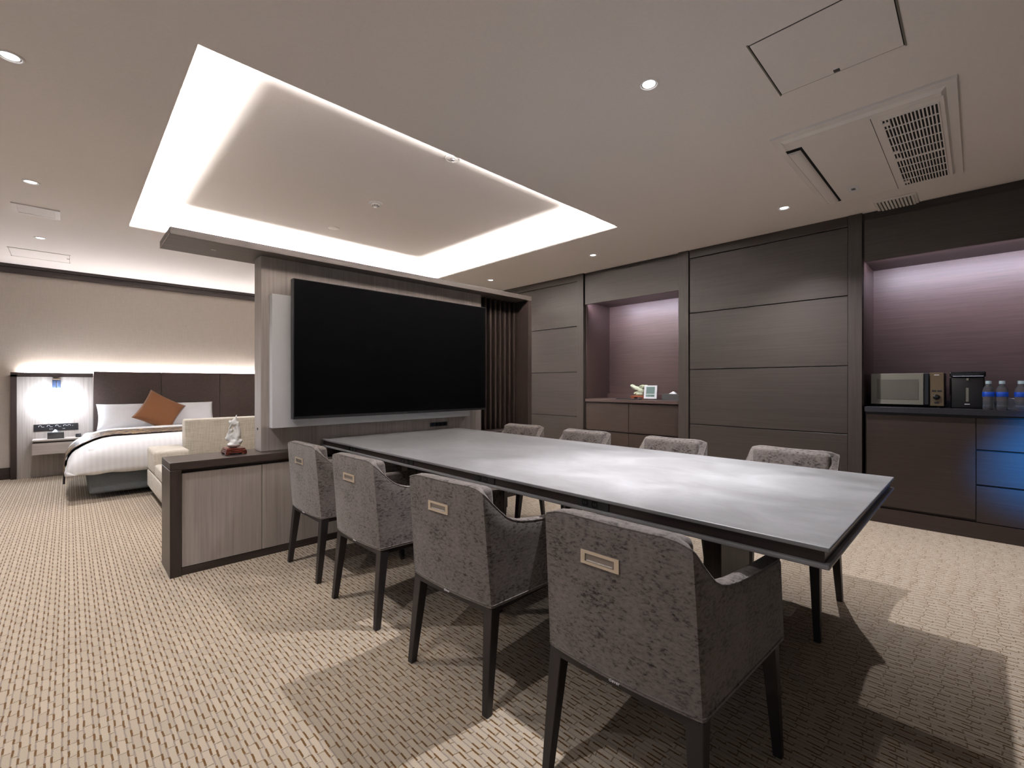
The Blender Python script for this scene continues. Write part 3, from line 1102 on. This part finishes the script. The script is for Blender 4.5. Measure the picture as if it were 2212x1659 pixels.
J += [('s', (0, 0, 0.018), (0.040, 0.028, 0.016), (0, 0, -A_)),
      ('s', (0.012, -0.012, 0.030), (0.026, 0.02, 0.022), (0, 0.3, 0)),
      ('r', (-0.004, 0.003, 0.090), (0.024, 0.026, 0.052), (0, 0.10, -A_)),
      ('s', (0.016, -0.014, 0.060), (0.016, 0.014, 0.036), (0, 0.35, -A_)),
      ('s', (0.022, -0.016, 0.100), (0.011, 0.012, 0.040), (0, -0.12, -A_)),
      ('s', (-0.022, 0.020, 0.062), (0.013, 0.012, 0.028), (0, -0.25, -A_)),
      ('s', (-0.030, 0.026, 0.052), (0.009, 0.009, 0.016), (0, -0.7, -A_)),
      ('s', (0.004, -0.002, 0.148), (0.024, 0.015, 0.018), (0, 0.35, -A_)),
      ('c', (0.008, -0.006, 0.176), (0.019, 0.012, 0.026), (0, 0.28, -A_)),
      ('s', (-0.014, 0.014, 0.150), (0.010, 0.009, 0.016), (0, -0.5, -A_)),
      ('s', (0.020, -0.016, 0.136), (0.008, 0.010, 0.022), (0, 0.2, -A_)),
      ('s', (0.002, 0.000, 0.075), (0.012, 0.006, 0.040), (0, 0.3, -A_)),
      ('s', (0.026, -0.022, 0.034), (0.012, 0.012, 0.020), (0, 0.8, -A_))]
for k in range(9):
    a = k * 0.75
    J.append(('s', (0.020 * math.cos(a) * 0.9 + 0.004, -0.018 * math.cos(a), 0.035 + k * 0.013), (0.0075, 0.0075, 0.010), (0, 0, 0)))
jo = obj("jade_carving", blobs(J, 0.0032, 0.0022, 3), "jade_white", smooth=True)
jo.location = (SX, SY, SZ + 0.0385)
jo.scale = (1.12, 1.12, 1.13)
tag(jo, "white jade openwork carving with pointed top on a wooden stand", "carving")

# green-white jade in the middle niche
NX, NY, NZ = 5.13, 2.965, 0.96
st2 = thing("niche_carving_stand", "low orange-brown wooden stand under the pale carving in the niche", "stand", (NX, NY, NZ))
obj("top", box(-0.045, 0.045, -0.105, 0.105, 0.026, 0.044, 0.004, 2), "rosewood_light", st2)
for sy in (-1, 1):
    obj("foot", box(-0.040, 0.040, *sorted((sy * 0.055, sy * 0.100)), 0.0, 0.026, 0.004, 1), "rosewood_light", st2)
J = [('s', (0, 0.000, 0.022), (0.026, 0.055, 0.024), (0, 0, 0)),
     ('s', (0, 0.035, 0.088), (0.026, 0.092, 0.030), (0.34, 0, 0)),
     ('s', (0, 0.100, 0.122), (0.021, 0.036, 0.022), (0.2, 0, 0)),
     ('s', (0, -0.015, 0.062), (0.025, 0.050, 0.040), (0, 0, 0)),
     ('s', (0, -0.055, 0.112), (0.022, 0.062, 0.022), (-0.25, 0, 0)),
     ('s', (-0.004, 0.050, 0.034), (0.018, 0.036, 0.016), (-0.3, 0, 0)),
     ('s', (-0.016, 0.06, 0.098), (0.012, 0.070, 0.010), (0.42, 0, 0)),
     ('s', (-0.014, -0.03, 0.125), (0.012, 0.040, 0.010), (-0.3, 0, 0))]
jo2 = obj("niche_jade_carving", blobs(J, 0.0042, 0.003, 9), "jade_green", smooth=True)
jo2.location = (NX, NY, NZ + 0.042)
tag(jo2, "pale green jade carving on a wooden stand in the middle niche", "carving")

# digital clock
ck = thing("desk_clock", "white framed digital calendar clock on the niche counter", "clock", (5.03, 2.765, 0.9645), 0.10)
tilt = Matrix.Rotation(math.radians(9), 4, 'Y')


def ckp(name, mat, b6, bev=0.001, par=None):
    bm = box(*b6, bev, 1)
    bm.transform(tilt)
    return obj(name, bm, mat, par or ck)


fr = ckp("frame", "white_gloss", (-0.012, 0.012, -0.082, 0.082, 0.003, 0.168), 0.004)
ckp("calendar_display", "lcd_green", (-0.0135, -0.010, -0.054, 0.054, 0.064, 0.152), 0.0005)
ckp("time_display", "lcd_green", (-0.0135, -0.010, -0.054, 0.054, 0.030, 0.056), 0.0005)
for r_ in range(5):
    for c_ in range(7):
        ckp("calendar_digit", "ink", (-0.0142, -0.0130, -0.047 + c_ * 0.0142, -0.039 + c_ * 0.0142, 0.072 + r_ * 0.0155, 0.080 + r_ * 0.0155), 0)
bm = text_mesh("22", 0.026)
bm.transform(tilt @ Matrix(((0, 0, -1, -0.0138), (-1, 0, 0, 0.012), (0, 1, 0, 0.043), (0, 0, 0, 1))))
obj("time_digits", bm, "ink", ck)
for k in range(4):
    ckp("small_digit", "ink", (-0.0142, -0.0130, -0.048 + k * 0.010, -0.041 + k * 0.010, 0.037, 0.048), 0)
ckp("stand_leg", "white_plastic", (0.012, 0.055, -0.03, 0.03, 0.000, 0.006), 0.001)

rm_ = thing("tablet_case", "flat black case lying on the niche counter by the carving", "case", (4.97, 3.02, 0.96), 0.12)
obj("shell", box(-0.05, 0.05, -0.15, 0.15, 0.0, 0.012, 0.003, 2), "black_plastic", rm_)
obj("seam", box(-0.0505, 0.0505, -0.1505, 0.1505, 0.0055, 0.0065), "grey_box", rm_)


def tissue_box(loc, rz, d, label):
    t = thing("tissue_box", label, "tissue box", loc, rz)
    L_, W_, H_ = d
    obj("box", box(-W_ / 2, W_ / 2, -L_ / 2, L_ / 2, 0, H_, 0.002, 1), "grey_box", t)
    obj("slot", box(-W_ * 0.12, W_ * 0.12, -L_ * 0.3, L_ * 0.3, H_ - 0.001, H_ + 0.0008), "gap_black", t)
    bm = bmesh.new()
    n = 9
    rows = []
    for i in range(n):
        f = i / (n - 1) * 2 - 1
        y = f * L_ * 0.25
        z = H_ + 0.030 * (1 - f * f) + 0.004 * math.sin(7 * f)
        rows.append([bm.verts.new((-0.004 + 0.006 * math.sin(5 * f), y * 0.9, H_)), bm.verts.new((0.012 * math.sin(4 * f + 1), y, z)),
                     bm.verts.new((0.005 + 0.006 * math.sin(5 * f), y * 0.9, H_))])
    for a, c_ in zip(rows, rows[1:]):
        for k in range(2):
            bm.faces.new((a[k], c_[k], c_[k + 1], a[k + 1]))
    obj("tissue", bm, "paper_white", t, smooth=True)
    return t


tissue_box((4.93, 2.420, 0.96), 0.0, (0.22, 0.12, 0.075), "dark grey tissue box at the right end of the niche counter")

# ================================================================== bed corner
hd = thing("headboard", "dark upholstered headboard wall with pale wood bedside panel", "headboard", (1.5, 8.12, 0))
part("frame_side", hd, "espresso_vertical", -0.505, -0.453, 8.095, YB - 0.001, 0.0, 1.262)
part("frame_top", hd, "espresso_long", -0.505, 0.226, 8.095, 8.140, 1.238, 1.292)
part("bedside_panel", hd, "ash_vertical", -0.453, 0.226, 8.118, 8.140, 0.0, 1.238)
part("core", hd, "espresso_long", 0.228, 3.9, 8.112, 8.140, 0.0, 1.300)
hx = [0.228, 0.936, 1.646, 2.356, 3.066, 3.776]
for a, c_ in zip(hx, hx[1:]):
    part("padded_panel", hd, "headboard_fabric", a + 0.0015, c_ - 0.0015, 8.082, 8.112, 0.30, 1.314, bev=0.006, seg=2, smooth=True)
tag(obj("headboard_light", box(-0.42, 3.7, 8.146, 8.160, 1.288, 1.294), "head_led"), "white light strip glowing along the top of the headboard", "light strip")

sh = thing("bedside_shelf", "floating pale wood bedside shelf with a shallow drawer", "shelf", (-0.05, 8.0, 0.30))
part("top", sh, "ash_long", -0.318, 0.115, 7.850, 8.117, 0.458, 0.476, bev=0.001, seg=1)
part("recess", sh, "espresso_long", -0.310, 0.115, 7.870, 8.117, 0.435, 0.458)
part("drawer", sh, "ash_long", -0.316, 0.115, 7.852, 8.117, 0.300, 0.436, bev=0.001, seg=1)

pc = thing("bedside_controls", "black switch strip with white dial marks on the bedside panel", "control panel", (-0.114, 8.118, 0.605))
part("plate", pc, "black_plastic", -0.312, 0.084, 8.113, 8.118, 0.562, 0.648, bev=0.0008, seg=1)
for k, xx in enumerate((-0.258, -0.184, -0.110, -0.038, 0.000)):
    bm = bmesh.new()
    a0, a1 = (0.0, PI * 1.15) if k < 3 else (-0.4, PI + 0.4)
    pts = [(xx + 0.013 * math.cos(a0 + (a1 - a0) * i / 12), 8.1125, 0.622 + 0.011 * math.sin(a0 + (a1 - a0) * i / 12)) for i in range(13)]
    tube(bm, pts, 0.0018, 5)
    obj("dial_mark", bm, "white_gloss", pc, world=True)
    if k < 3:
        part("mark", pc, "white_gloss", xx + 0.012, xx + 0.036, 8.1118, 8.1128, 0.612, 0.615)
for xx in (-0.175, -0.158, -0.058, -0.045, 0.030):
    part("mark", pc, "white_gloss", xx, xx + 0.008, 8.1118, 8.1128, 0.583 if xx < 0.02 else 0.616, 0.588 if xx < 0.02 else 0.620)

tissue_box((-0.118, 7.985, 0.476), PI / 2, (0.145, 0.12, 0.078), "dark grey tissue box on the floating bedside shelf")
al = thing("alarm_clock", "small black alarm clock on the bedside shelf next to the bed", "clock", (0.085, 7.99, 0.476))
obj("body", lathe([(0, 0), (0.026, 0), (0.028, 0.004), (0.028, 0.034), (0.024, 0.042), (0, 0.044)], 20), "black_plastic", al, smooth=True, angle=40)
obj("display", box(-0.014, 0.014, -0.030, -0.024, 0.012, 0.030, 0.001, 1), "grey_box", al)

# wall sconce
LX, LY = -0.113, 8.0
sc = thing("wall_sconce", "glowing white glass reading lamp on the bedside panel", "lamp", (LX, 8.118, 1.15))
part("mount", sc, "champagne_metal", LX - 0.030, LX + 0.030, 8.080, 8.118, 1.198, 1.216, bev=0.001, seg=1)
part("bracket", sc, "steel_blue_metal", LX - 0.037, LX + 0.037, 8.070, 8.118, 1.098, 1.197, bev=0.002, seg=1)
bm = bmesh.new()
tube(bm, [(LX, 8.075, 1.170), (LX, 8.040, 1.175), (LX, 8.010, 1.150), (LX, 8.0, 1.110), (LX, 8.0, 1.075)], 0.005, 8)
obj("arm", bm, "chrome", sc, world=True, smooth=True)
obj("shade", lathe([(0.0, 1.082), (0.045, 1.080), (0.085, 1.060), (0.100, 1.020), (0.100, 0.860), (0.085, 0.815), (0.045, 0.795), (0, 0.793)], 28, (LX, LY - 0.01, 0)), "shade_glow", sc, smooth=True, world=True)

# ---- bed
bd = thing("bed", "low grey based double bed in front of the headboard", "bed", (0.885, 7.08, 0))
bm = box(0.140, 1.630, 6.120, 8.075, 0.055, 0.262, 0.025, 3)
obj("base", bm, "bed_base_fabric", bd, smooth=True, world=True, angle=40)
obj("mattress", box(0.120, 1.650, 6.10, 8.078, 0.262, 0.520, 0.05, 4), "white_cotton", bd, smooth=True, world=True, angle=60)
for (xx, yy) in ((0.55, 6.60), (1.22, 6.60), (0.55, 7.80), (1.22, 7.80)):
    obj("foot", lathe([(0, 0), (0.025, 0), (0.03, 0.056), (0, 0.057)], 14, (xx, yy, 0)), "black_plastic", bd, world=True)


def rounded_section(hw, z0, z1, a, b__, n=10):
    """half-section points from left hem over the top to the right hem (x offset, z)"""
    pts = [(-hw, z0), (-hw - 0.006, z0 + 0.05)]
    for i in range(n + 1):
        t_ = PI - (PI / 2) * i / n
        pts.append((-hw + a + a * math.cos(t_), z1 - b__ + b__ * math.sin(t_)))
    full = pts + [(-x, z) for x, z in pts[::-1]]
    return full


BX = 0.885


def duvet_mesh():
    bm = bmesh.new()
    hw = 0.900
    sec = rounded_section(hw, 0.265, 0.602, 0.42, 0.26)
    ny = 34
    rows = []
    for j in range(ny):
        f = j / (ny - 1)
        if f < 0.4:                       # foot end turns down
            t_ = f / 0.4 * PI / 2
            y = 6.030 + 0.26 * (1 - math.cos(t_))
            drop = math.sin(t_)
        else:
            y = 6.29 + (f - 0.4) / 0.6 * (7.42 - 6.29)
            drop = 1.0
        row = []
        for (x, z) in sec:
            zz = 0.265 + (z - 0.265) * max(0.03, drop) ** 0.75
            # sides pull in a little at the foot corner
            xx = x * (0.93 + 0.07 * min(1, f / 0.12))
            p = Vector((BX + xx, y, zz))
            k = 0.010 * mnoise.noise(p * 5.0) + 0.004 * mnoise.noise(p * 17)
            if z < 0.34:
                k += 0.012 * math.sin(p.y * 31 + x * 3)
            row.append(bm.verts.new(p + Vector((math.copysign(k, x), -k * 0.3, k if z > 0.4 else k * 0.6))))
        rows.append(row)
    for a, c_ in zip(rows, rows[1:]):
        for k in range(len(a) - 1):
            bm.faces.new((a[k], a[k + 1], c_[k + 1], c_[k]))
    # hem face at the foot
    lowr = [bm.verts.new((v_.co.x, v_.co.y + 0.03, 0.262 + 0.006 * math.sin(v_.co.x * 26))) for v_ in rows[0]]
    for k in range(len(lowr) - 1):
        bm.faces.new((rows[0][k + 1], rows[0][k], lowr[k], lowr[k + 1]))
    top = [bm.verts.new(v_.co + Vector((0, 0.03, -0.055))) for v_ in rows[-1][1:-1]]
    for k in range(len(top) - 1):
        bm.faces.new((rows[-1][k + 1], rows[-1][k + 2], top[k + 1], top[k]))
    bmesh.ops.recalc_face_normals(bm, faces=bm.faces)
    bmesh.ops.subdivide_edges(bm, edges=bm.edges, cuts=1, use_grid_fill=True, smooth=0.6)
    return bm


dv = thing("duvet", "thick white satin stripe duvet covering the bed", "duvet", (BX, 6.7, 0.52))
obj("cover", duvet_mesh(), "duvet_cotton", dv, smooth=True, world=True)


def runner_mesh(ya, yb, grow, z0):
    bm = bmesh.new()
    sec = rounded_section(0.900 + grow, z0, 0.602 + grow, 0.42, 0.26)
    rows = []
    for j in range(9):
        y = ya + (yb - ya) * j / 8
        row = []
        for (x, z) in sec:
            skew = 0.02 * math.sin(x * 2)
            p = Vector((BX + x, y + skew, z))
            k = 0.010 * mnoise.noise(Vector((p.x, p.y, p.z)) * 5.0)
            row.append(bm.verts.new(p + Vector((math.copysign(k, x), 0, k if z > 0.4 else k * 0.6))))
        rows.append(row)
    for a, c_ in zip(rows, rows[1:]):
        for k in range(len(a) - 1):
            bm.faces.new((a[k], a[k + 1], c_[k + 1], c_[k]))
    bmesh.ops.recalc_face_normals(bm, faces=bm.faces)
    bmesh.ops.solidify(bm, geom=bm.faces[:], thickness=-0.004)
    return bm


rn = thing("bed_runner", "dark gold leaf patterned runner across the duvet", "bed runner", (BX, 6.7, 0.6))
obj("band", runner_mesh(6.36, 6.96, 0.014, 0.205), "runner_brocade", rn, smooth=True, world=True)
bm = bmesh.new()
for s in (-1,):
    for k in range(9):
        y = 6.36 + 0.60 * k / 8
        lathe([(0, -0.062), (0.009, -0.060), (0.006, -0.015), (0.008, -0.008), (0.003, 0.0), (0, 0.004)], 6, (BX + s * 0.922, y, 0.212), bm)
obj("tassels", bm, "runner_brocade", rn, world=True)


def pillow_mesh(W, H, T, pinch=0.05, n=22, wr_=0.004, seed=0):
    bm = bmesh.new()
    g_ = {}
    for side in (1, -1):
        for i in range(n + 1):
            for j in range(n + 1):
                u_, v_ = 2 * i / n - 1, 2 * j / n - 1
                th = T * (max(0, 1 - u_ ** 4) ** 0.5) * (max(0, 1 - v_ ** 4) ** 0.5) * 0.5
                x = W / 2 * u_ * (1 - pinch * (1 - v_ * v_) * abs(u_) ** 2)
                z = H / 2 * v_ * (1 - pinch * (1 - u_ * u_) * abs(v_) ** 2)
                th += wr_ * mnoise.noise(Vector((x * 9 + seed, z * 9, side))) * (1 - u_ ** 4) * (1 - v_ ** 4)
                if abs(u_) > 0.999 or abs(v_) > 0.999:
                    key = (i, j)
                    if key not in g_:
                        g_[key] = bm.verts.new((x, 0, z))
                    g_[(side, i, j)] = g_[key]
                else:
                    g_[(side, i, j)] = bm.verts.new((x, -side * th, z))
        for i in range(n):
            for j in range(n):
                f = [g_[(side, i, j)], g_[(side, i + 1, j)], g_[(side, i + 1, j + 1)], g_[(side, i, j + 1)]]
                try:
                    bm.faces.new(f if side == 1 else f[::-1])
                except ValueError:
                    pass
    bmesh.ops.recalc_face_normals(bm, faces=bm.faces)
    return bm


def pillow(name, loc, rot, dims, mat, label, cat, pinch, seed, group=None):
    o = obj(name, pillow_mesh(*dims, pinch=pinch, seed=seed), mat, smooth=True)
    o.location = loc
    o.rotation_mode = 'XYZ'
    o.rotation_euler = rot
    return tag(o, label, cat, group)


pillow("pillow", (0.575, 7.935, 0.718), (math.radians(-22), 0, 0), (0.65, 0.365, 0.16), "white_cotton", "white pillow at the lamp side of the bed", "pillow", 0.06, 1, "white bed pillows")
pillow("pillow", (1.225, 7.935, 0.718), (math.radians(-22), 0, 0), (0.62, 0.365, 0.16), "white_cotton", "white pillow on the far side of the brown cushion", "pillow", 0.04, 5, "white bed pillows")
pillow("scatter_cushion", (0.880, 7.73, 0.780), (math.radians(-24), math.radians(31), 0), (0.455, 0.46, 0.13), "brown_satin", "brown satin square cushion tipped on one corner against the pillows", "cushion", 0.09, 9)

# ================================================================== sofa at the foot of the bed
sf = thing("sofa", "cream linen sofa between the console and the bed", "sofa", (1.5, 5.5, 0))
part("plinth", sf, "espresso_long", 0.64, 2.50, 5.02, 5.98, 0.0, 0.10)
part("base", sf, "cream_linen", 0.580, 2.56, 4.95, 6.02, 0.10, 0.268, bev=0.012, seg=3, smooth=True)
part("seat_cushion", sf, "cream_linen", 0.582, 2.26, 4.94, 5.478, 0.270, 0.382, bev=0.022, seg=4, smooth=True)
part("seat_cushion", sf, "cream_linen", 0.872, 2.26, 5.480, 5.85, 0.270, 0.382, bev=0.022, seg=4, smooth=True)
part("arm", sf, "cream_linen", 0.578, 0.868, 5.480, 6.022, 0.270, 0.502, bev=0.035, seg=5, smooth=True)
part("arm", sf, "cream_linen", 2.262, 2.562, 4.96, 6.022, 0.270, 0.502, bev=0.035, seg=5, smooth=True)
part("backrest", sf, "cream_linen", 0.874, 2.258, 5.855, 6.020, 0.270, 0.772, bev=0.022, seg=4, smooth=True)

# ================================================================== ceiling fittings
GD = "recessed ceiling downlights"


def downlight(x, y, label, power=1.0, beam=112, narrow=0.0):
    t = thing("downlight", label, "downlight", (x, y, ZC), 0, GD)
    obj("trim_ring", lathe([(0.036, 0.0), (0.036, -0.003), (0.040, -0.006), (0.046, -0.005), (0.050, 0.0)], 28), "white_plastic", t, smooth=True)
    obj("reflector", lathe([(0.037, -0.0025), (0.030, -0.0005), (0.029, -0.0005)], 24), "chrome", t, smooth=True)
    obj("lens", lathe([(0, -0.0012), (0.030, -0.0012), (0.031, -0.0004), (0, -0.0004)], 24), "lens_glow", t)
    L_ = lamp("downlight_beam", 'SPOT', (0, 0, -0.016), DOWN_W * power, DOWN_COL, parent=t,
              spot_size=math.radians(beam), spot_blend=1.0, shadow_soft_size=0.022)
    if narrow:
        lamp("downlight_core_beam", 'SPOT', (0, 0, -0.016), DOWN_W * narrow, DOWN_COL, parent=t,
             spot_size=math.radians(46), spot_blend=1.0, shadow_soft_size=0.022)
    return t


downlight(-0.187, 2.99, "round downlight at the left picture edge, largest of those on the left")
downlight(-0.196, 4.743, "round downlight beside the small rectangular vent on the left")
downlight(-0.205, 6.497, "round downlight nearest the bed, by the ceiling access panel")
downlight(2.008, 1.111, "round downlight above the meeting table", 1.55, narrow=1.9)
downlight(4.214, 1.114, "round downlight beside the air conditioning cassette", 1.6)
downlight(4.218, 3.022, "round downlight in front of the middle niche", 1.2)
downlight(4.210, 4.744, "small round downlight above the slatted end of the partition")
for (x, y, p_, wh) in ((-0.19, 1.11, 0.55, "to the left of the camera"), (2.008, 6.5, 1.0, "above the bed, hidden behind the partition"),
                       (4.21, 6.5, 1.0, "in the far right corner, hidden behind the partition"), (4.214, -0.95, 1.1, "in front of the drinks counter, right of the picture"), (-2.2, 3.0, 0.4, "by the middle of the added left window"),
                       (-2.2, 6.0, 0.8, "left of the bed, out of the picture"), (-2.2, 1.1, 0.35, "by the near end of the added left window")):
    downlight(x, y, "added unseen round downlight " + wh, p_, 84 if y < 0 else 112)  # none of these is in view; added to balance the room light


# air conditioning cassette
ac = thing("air_conditioner", "white ceiling air conditioning cassette with intake grille", "air conditioner", (3.665, 0.465, ZC))
X0, X1, Y0, Y1 = 2.977, 4.355, 0.068, 0.862
bm = bmesh.new()
prof = [(0.0, 0.0), (0.0, -0.014), (0.002, -0.016), (0.040, -0.017), (0.058, -0.030)]
rg = []
for (ins, z) in prof:
    rg.append([bm.verts.new(p) for p in ((X0 + ins, Y0 + ins, ZC + z), (X1 - ins, Y0 + ins, ZC + z), (X1 - ins, Y1 - ins, ZC + z), (X0 + ins, Y1 - ins, ZC + z))])
for a, c_ in zip(rg, rg[1:]):
    for k in range(4):
        bm.faces.new((a[k], a[(k + 1) % 4], c_[(k + 1) % 4], c_[k]))
bm.faces.new(rg[-1])
bmesh.ops.recalc_face_normals(bm, faces=bm.faces)
obj("surround", bm, "white_plastic", ac, world=True)
zf = ZC - 0.030
part("outlet_shade_plate", ac, "gap_black", 3.14, 4.28, 0.738, 0.822, zf - 0.0012, zf + 0.001)  # flat black plate, the inner shade of the slot put into its colour
bm = bmesh.new()
n = 8
rows = []
for i in range(n + 1):
    a = PI * (0.10 + 0.80 * i / n)
    rows.append([bm.verts.new((xx, 0.784 - 0.036 * math.cos(a), zf - 0.020 * math.sin(a))) for xx in (3.165, 4.245)])
for a, c_ in zip(rows, rows[1:]):
    bm.faces.new((a[0], a[1], c_[1], c_[0]))
bm.faces.new([r_[0] for r_ in rows])
bm.faces.new([r_[1] for r_ in rows][::-1])
bmesh.ops.recalc_face_normals(bm, faces=bm.faces)
obj("louvre", bm, "white_plastic", ac, world=True, smooth=True, angle=50)
gr = obj("intake_panel", box(3.075, 4.315, 0.118, 0.402, zf - 0.0015, zf), "white_plastic", ac, world=True)
obj("panel_seam", box(3.075, 4.315, 0.4020, 0.4050, zf - 0.0012, zf + 0.0005), "gap_black", ac, world=True)
gv = obj("grille_shade_plate", box(3.128, 4.270, 0.140, 0.364, zf - 0.0022, zf - 0.0005), "gap_black", ac, world=True)  # solid black plate painted as the shade behind the grille bars
for k in range(15):
    yb = 0.140 + 0.224 * (k + 0.0) / 15
    q = obj("grille_bar", box(3.126, 4.272, yb - 0.0032, yb + 0.0032, zf - 0.006, zf - 0.0015), "white_plastic", ac, world=True)
    q.parent = gr
q = obj("grille_bar", box(3.126, 4.272, 0.3608, 0.3672, zf - 0.006, zf - 0.0015), "white_plastic", ac, world=True)
q.parent = gr
for k in range(10):
    xb = 3.130 + 1.138 * k / 9
    wdt = 0.010 if k != 5 else 0.022
    q = obj("grille_rib", box(xb - wdt / 2, xb + wdt / 2, 0.140, 0.364, zf - 0.0065, zf - 0.0015), "white_plastic", ac, world=True)
    q.parent = gr
for xb in (3.19, 3.62, 3.74, 4.20):
    q = obj("clip", box(xb - 0.02, xb + 0.02, 0.335, 0.366, zf - 0.007, zf - 0.002), "white_plastic", ac, world=True)
    q.parent = gr
stk = obj("sticker", box(4.03, 4.155, 0.598, 0.668, zf - 0.001, zf), "paper_white", ac, world=True)
for k in range(4):
    q = obj("mark", box(4.072 + 0.011 * k, 4.079 + 0.011 * k, 0.622, 0.646, zf - 0.0016, zf - 0.0008), "ink", ac, world=True)
    q.parent = stk


def hatch(name, x0, x1, y0, y1, label, latch, edge=("y0", "x1")):
    t = thing(name, label, "access panel", ((x0 + x1) / 2, (y0 + y1) / 2, ZC))
    part("panel", t, "ceiling_paint", x0 + 0.004, x1 - 0.004, y0 + 0.004, y1 - 0.004, ZC - 0.003, ZC - 0.0005)
    bm = bmesh.new()
    for q in ((x0, x1, y0, y0 + 0.004), (x0, x1, y1 - 0.004, y1), (x0, x0 + 0.002, y0, y1), (x1 - 0.002, x1, y0, y1)):
        bx(bm, *q, ZC - 0.002, ZC - 0.0003)
    obj("seam", bm, "gap_black", t, world=True)
    obj("frame", box(x0 - 0.006, x1 + 0.006, y0 - 0.006, y0, ZC - 0.0035, ZC - 0.0003), "pewter", t, world=True)
    obj("frame", box(x0 - 0.006, x1 + 0.006, y1, y1 + 0.006, ZC - 0.0035, ZC - 0.0003), "pewter", t, world=True)
    lx, ly = latch
    obj("latch", box(lx - 0.012, lx + 0.012, ly - 0.012, ly + 0.012, ZC - 0.004, ZC - 0.002), "grey_box", t, world=True)
    return t


hatch("access_panel", 2.086, 2.556, 0.218, 0.688, "square ceiling access panel with dark edges near the air conditioner", (2.536, 0.455))
hatch("access_panel", -0.465, 0.006, 7.15, 7.60, "faint square ceiling access panel near the bed wall", (-0.006, 7.36))

vt = thing("supply_vent", "pale slatted ceiling vent beside the drinks niche", "vent", (4.71, 0.455, ZC))
part("frame", vt, "white_plastic", 4.575, 4.845, 0.325, 0.585, ZC - 0.008, ZC - 0.0005, bev=0.003, seg=1)
part("void", vt, "pewter_dark", 4.615, 4.835, 0.345, 0.565, ZC - 0.0090, ZC - 0.007)
for k in range(10):
    y = 0.352 + 0.0218 * k
    bm = box(4.612, 4.838, y - 0.0065, y + 0.0065, ZC - 0.0145, ZC - 0.0085)
    obj("slat", bm, "white_plastic", vt, world=True)
vt2 = thing("return_vent", "small rectangular grey ceiling vent on the left", "vent", (-0.195, 5.51, ZC))
bm = bmesh.new()
for q in ((-0.335, -0.055, 5.370, 5.400), (-0.335, -0.055, 5.620, 5.650), (-0.335, -0.305, 5.400, 5.620), (-0.085, -0.055, 5.400, 5.620)):
    bx(bm, *q, ZC - 0.009, ZC - 0.0005)
obj("frame", bm, "white_plastic", vt2, world=True)
part("void", vt2, "grey_box", -0.305, -0.085, 5.400, 5.620, ZC - 0.003, ZC - 0.001)
for k in range(14):
    y = 5.408 + 0.0157 * k
    part("slat", vt2, "white_plastic", -0.305, -0.085, y - 0.0060, y + 0.0060, ZC - 0.0065, ZC - 0.003)

# fittings on the coffer ceiling
sp = thing("sprinkler_head", "white fire sprinkler in the middle of the ceiling coffer", "sprinkler", (2.008, 3.845, TOP))
obj("rose", lathe([(0.030, 0.0), (0.036, -0.004), (0.054, -0.006), (0.058, -0.003), (0.060, 0.0)], 28), "white_gloss", sp, smooth=True)
obj("cup", lathe([(0, -0.004), (0.036, -0.004), (0.040, -0.012), (0.036, -0.020), (0.028, -0.022), (0, -0.022)], 24), "white_plastic", sp, smooth=True, angle=40)
for k in range(8):
    a = 2 * PI * k / 8
    obj("port", lathe([(0, 0), (0.004, 0.0), (0.004, -0.006), (0, -0.0062)], 8, (0.030 * math.cos(a), 0.030 * math.sin(a), -0.0175)), "gap_black", sp)
obj("deflector", lathe([(0, -0.036), (0.018, -0.034), (0.022, -0.030), (0.012, -0.022), (0, -0.020)], 20), "chrome", sp, smooth=True)
sd = thing("ceiling_speaker", "flat white disc with raised rim at the coffer's near edge", "detector", (2.008, 2.68, TOP))
obj("disc", lathe([(0, -0.005), (0.046, -0.005), (0.048, -0.010), (0.055, -0.010), (0.058, 0.0)], 30), "white_plastic", sd, smooth=True, angle=40)
obj("core", lathe([(0, -0.022), (0.010, -0.022), (0.014, -0.014), (0.016, -0.005), (0, -0.005)], 20), "chrome", sd, smooth=True)
sm = thing("cover_plate", "plain round white cover at the far side of the coffer", "cover", (2.000, 4.751, TOP))
obj("disc", lathe([(0, -0.008), (0.050, -0.008), (0.054, -0.005), (0.055, 0.0)], 30), "white_plastic", sm, smooth=True, angle=40)
obj("rim", lathe([(0.055, 0.0), (0.056, -0.003), (0.058, 0.0)], 30), "white_gloss", sm, smooth=True)
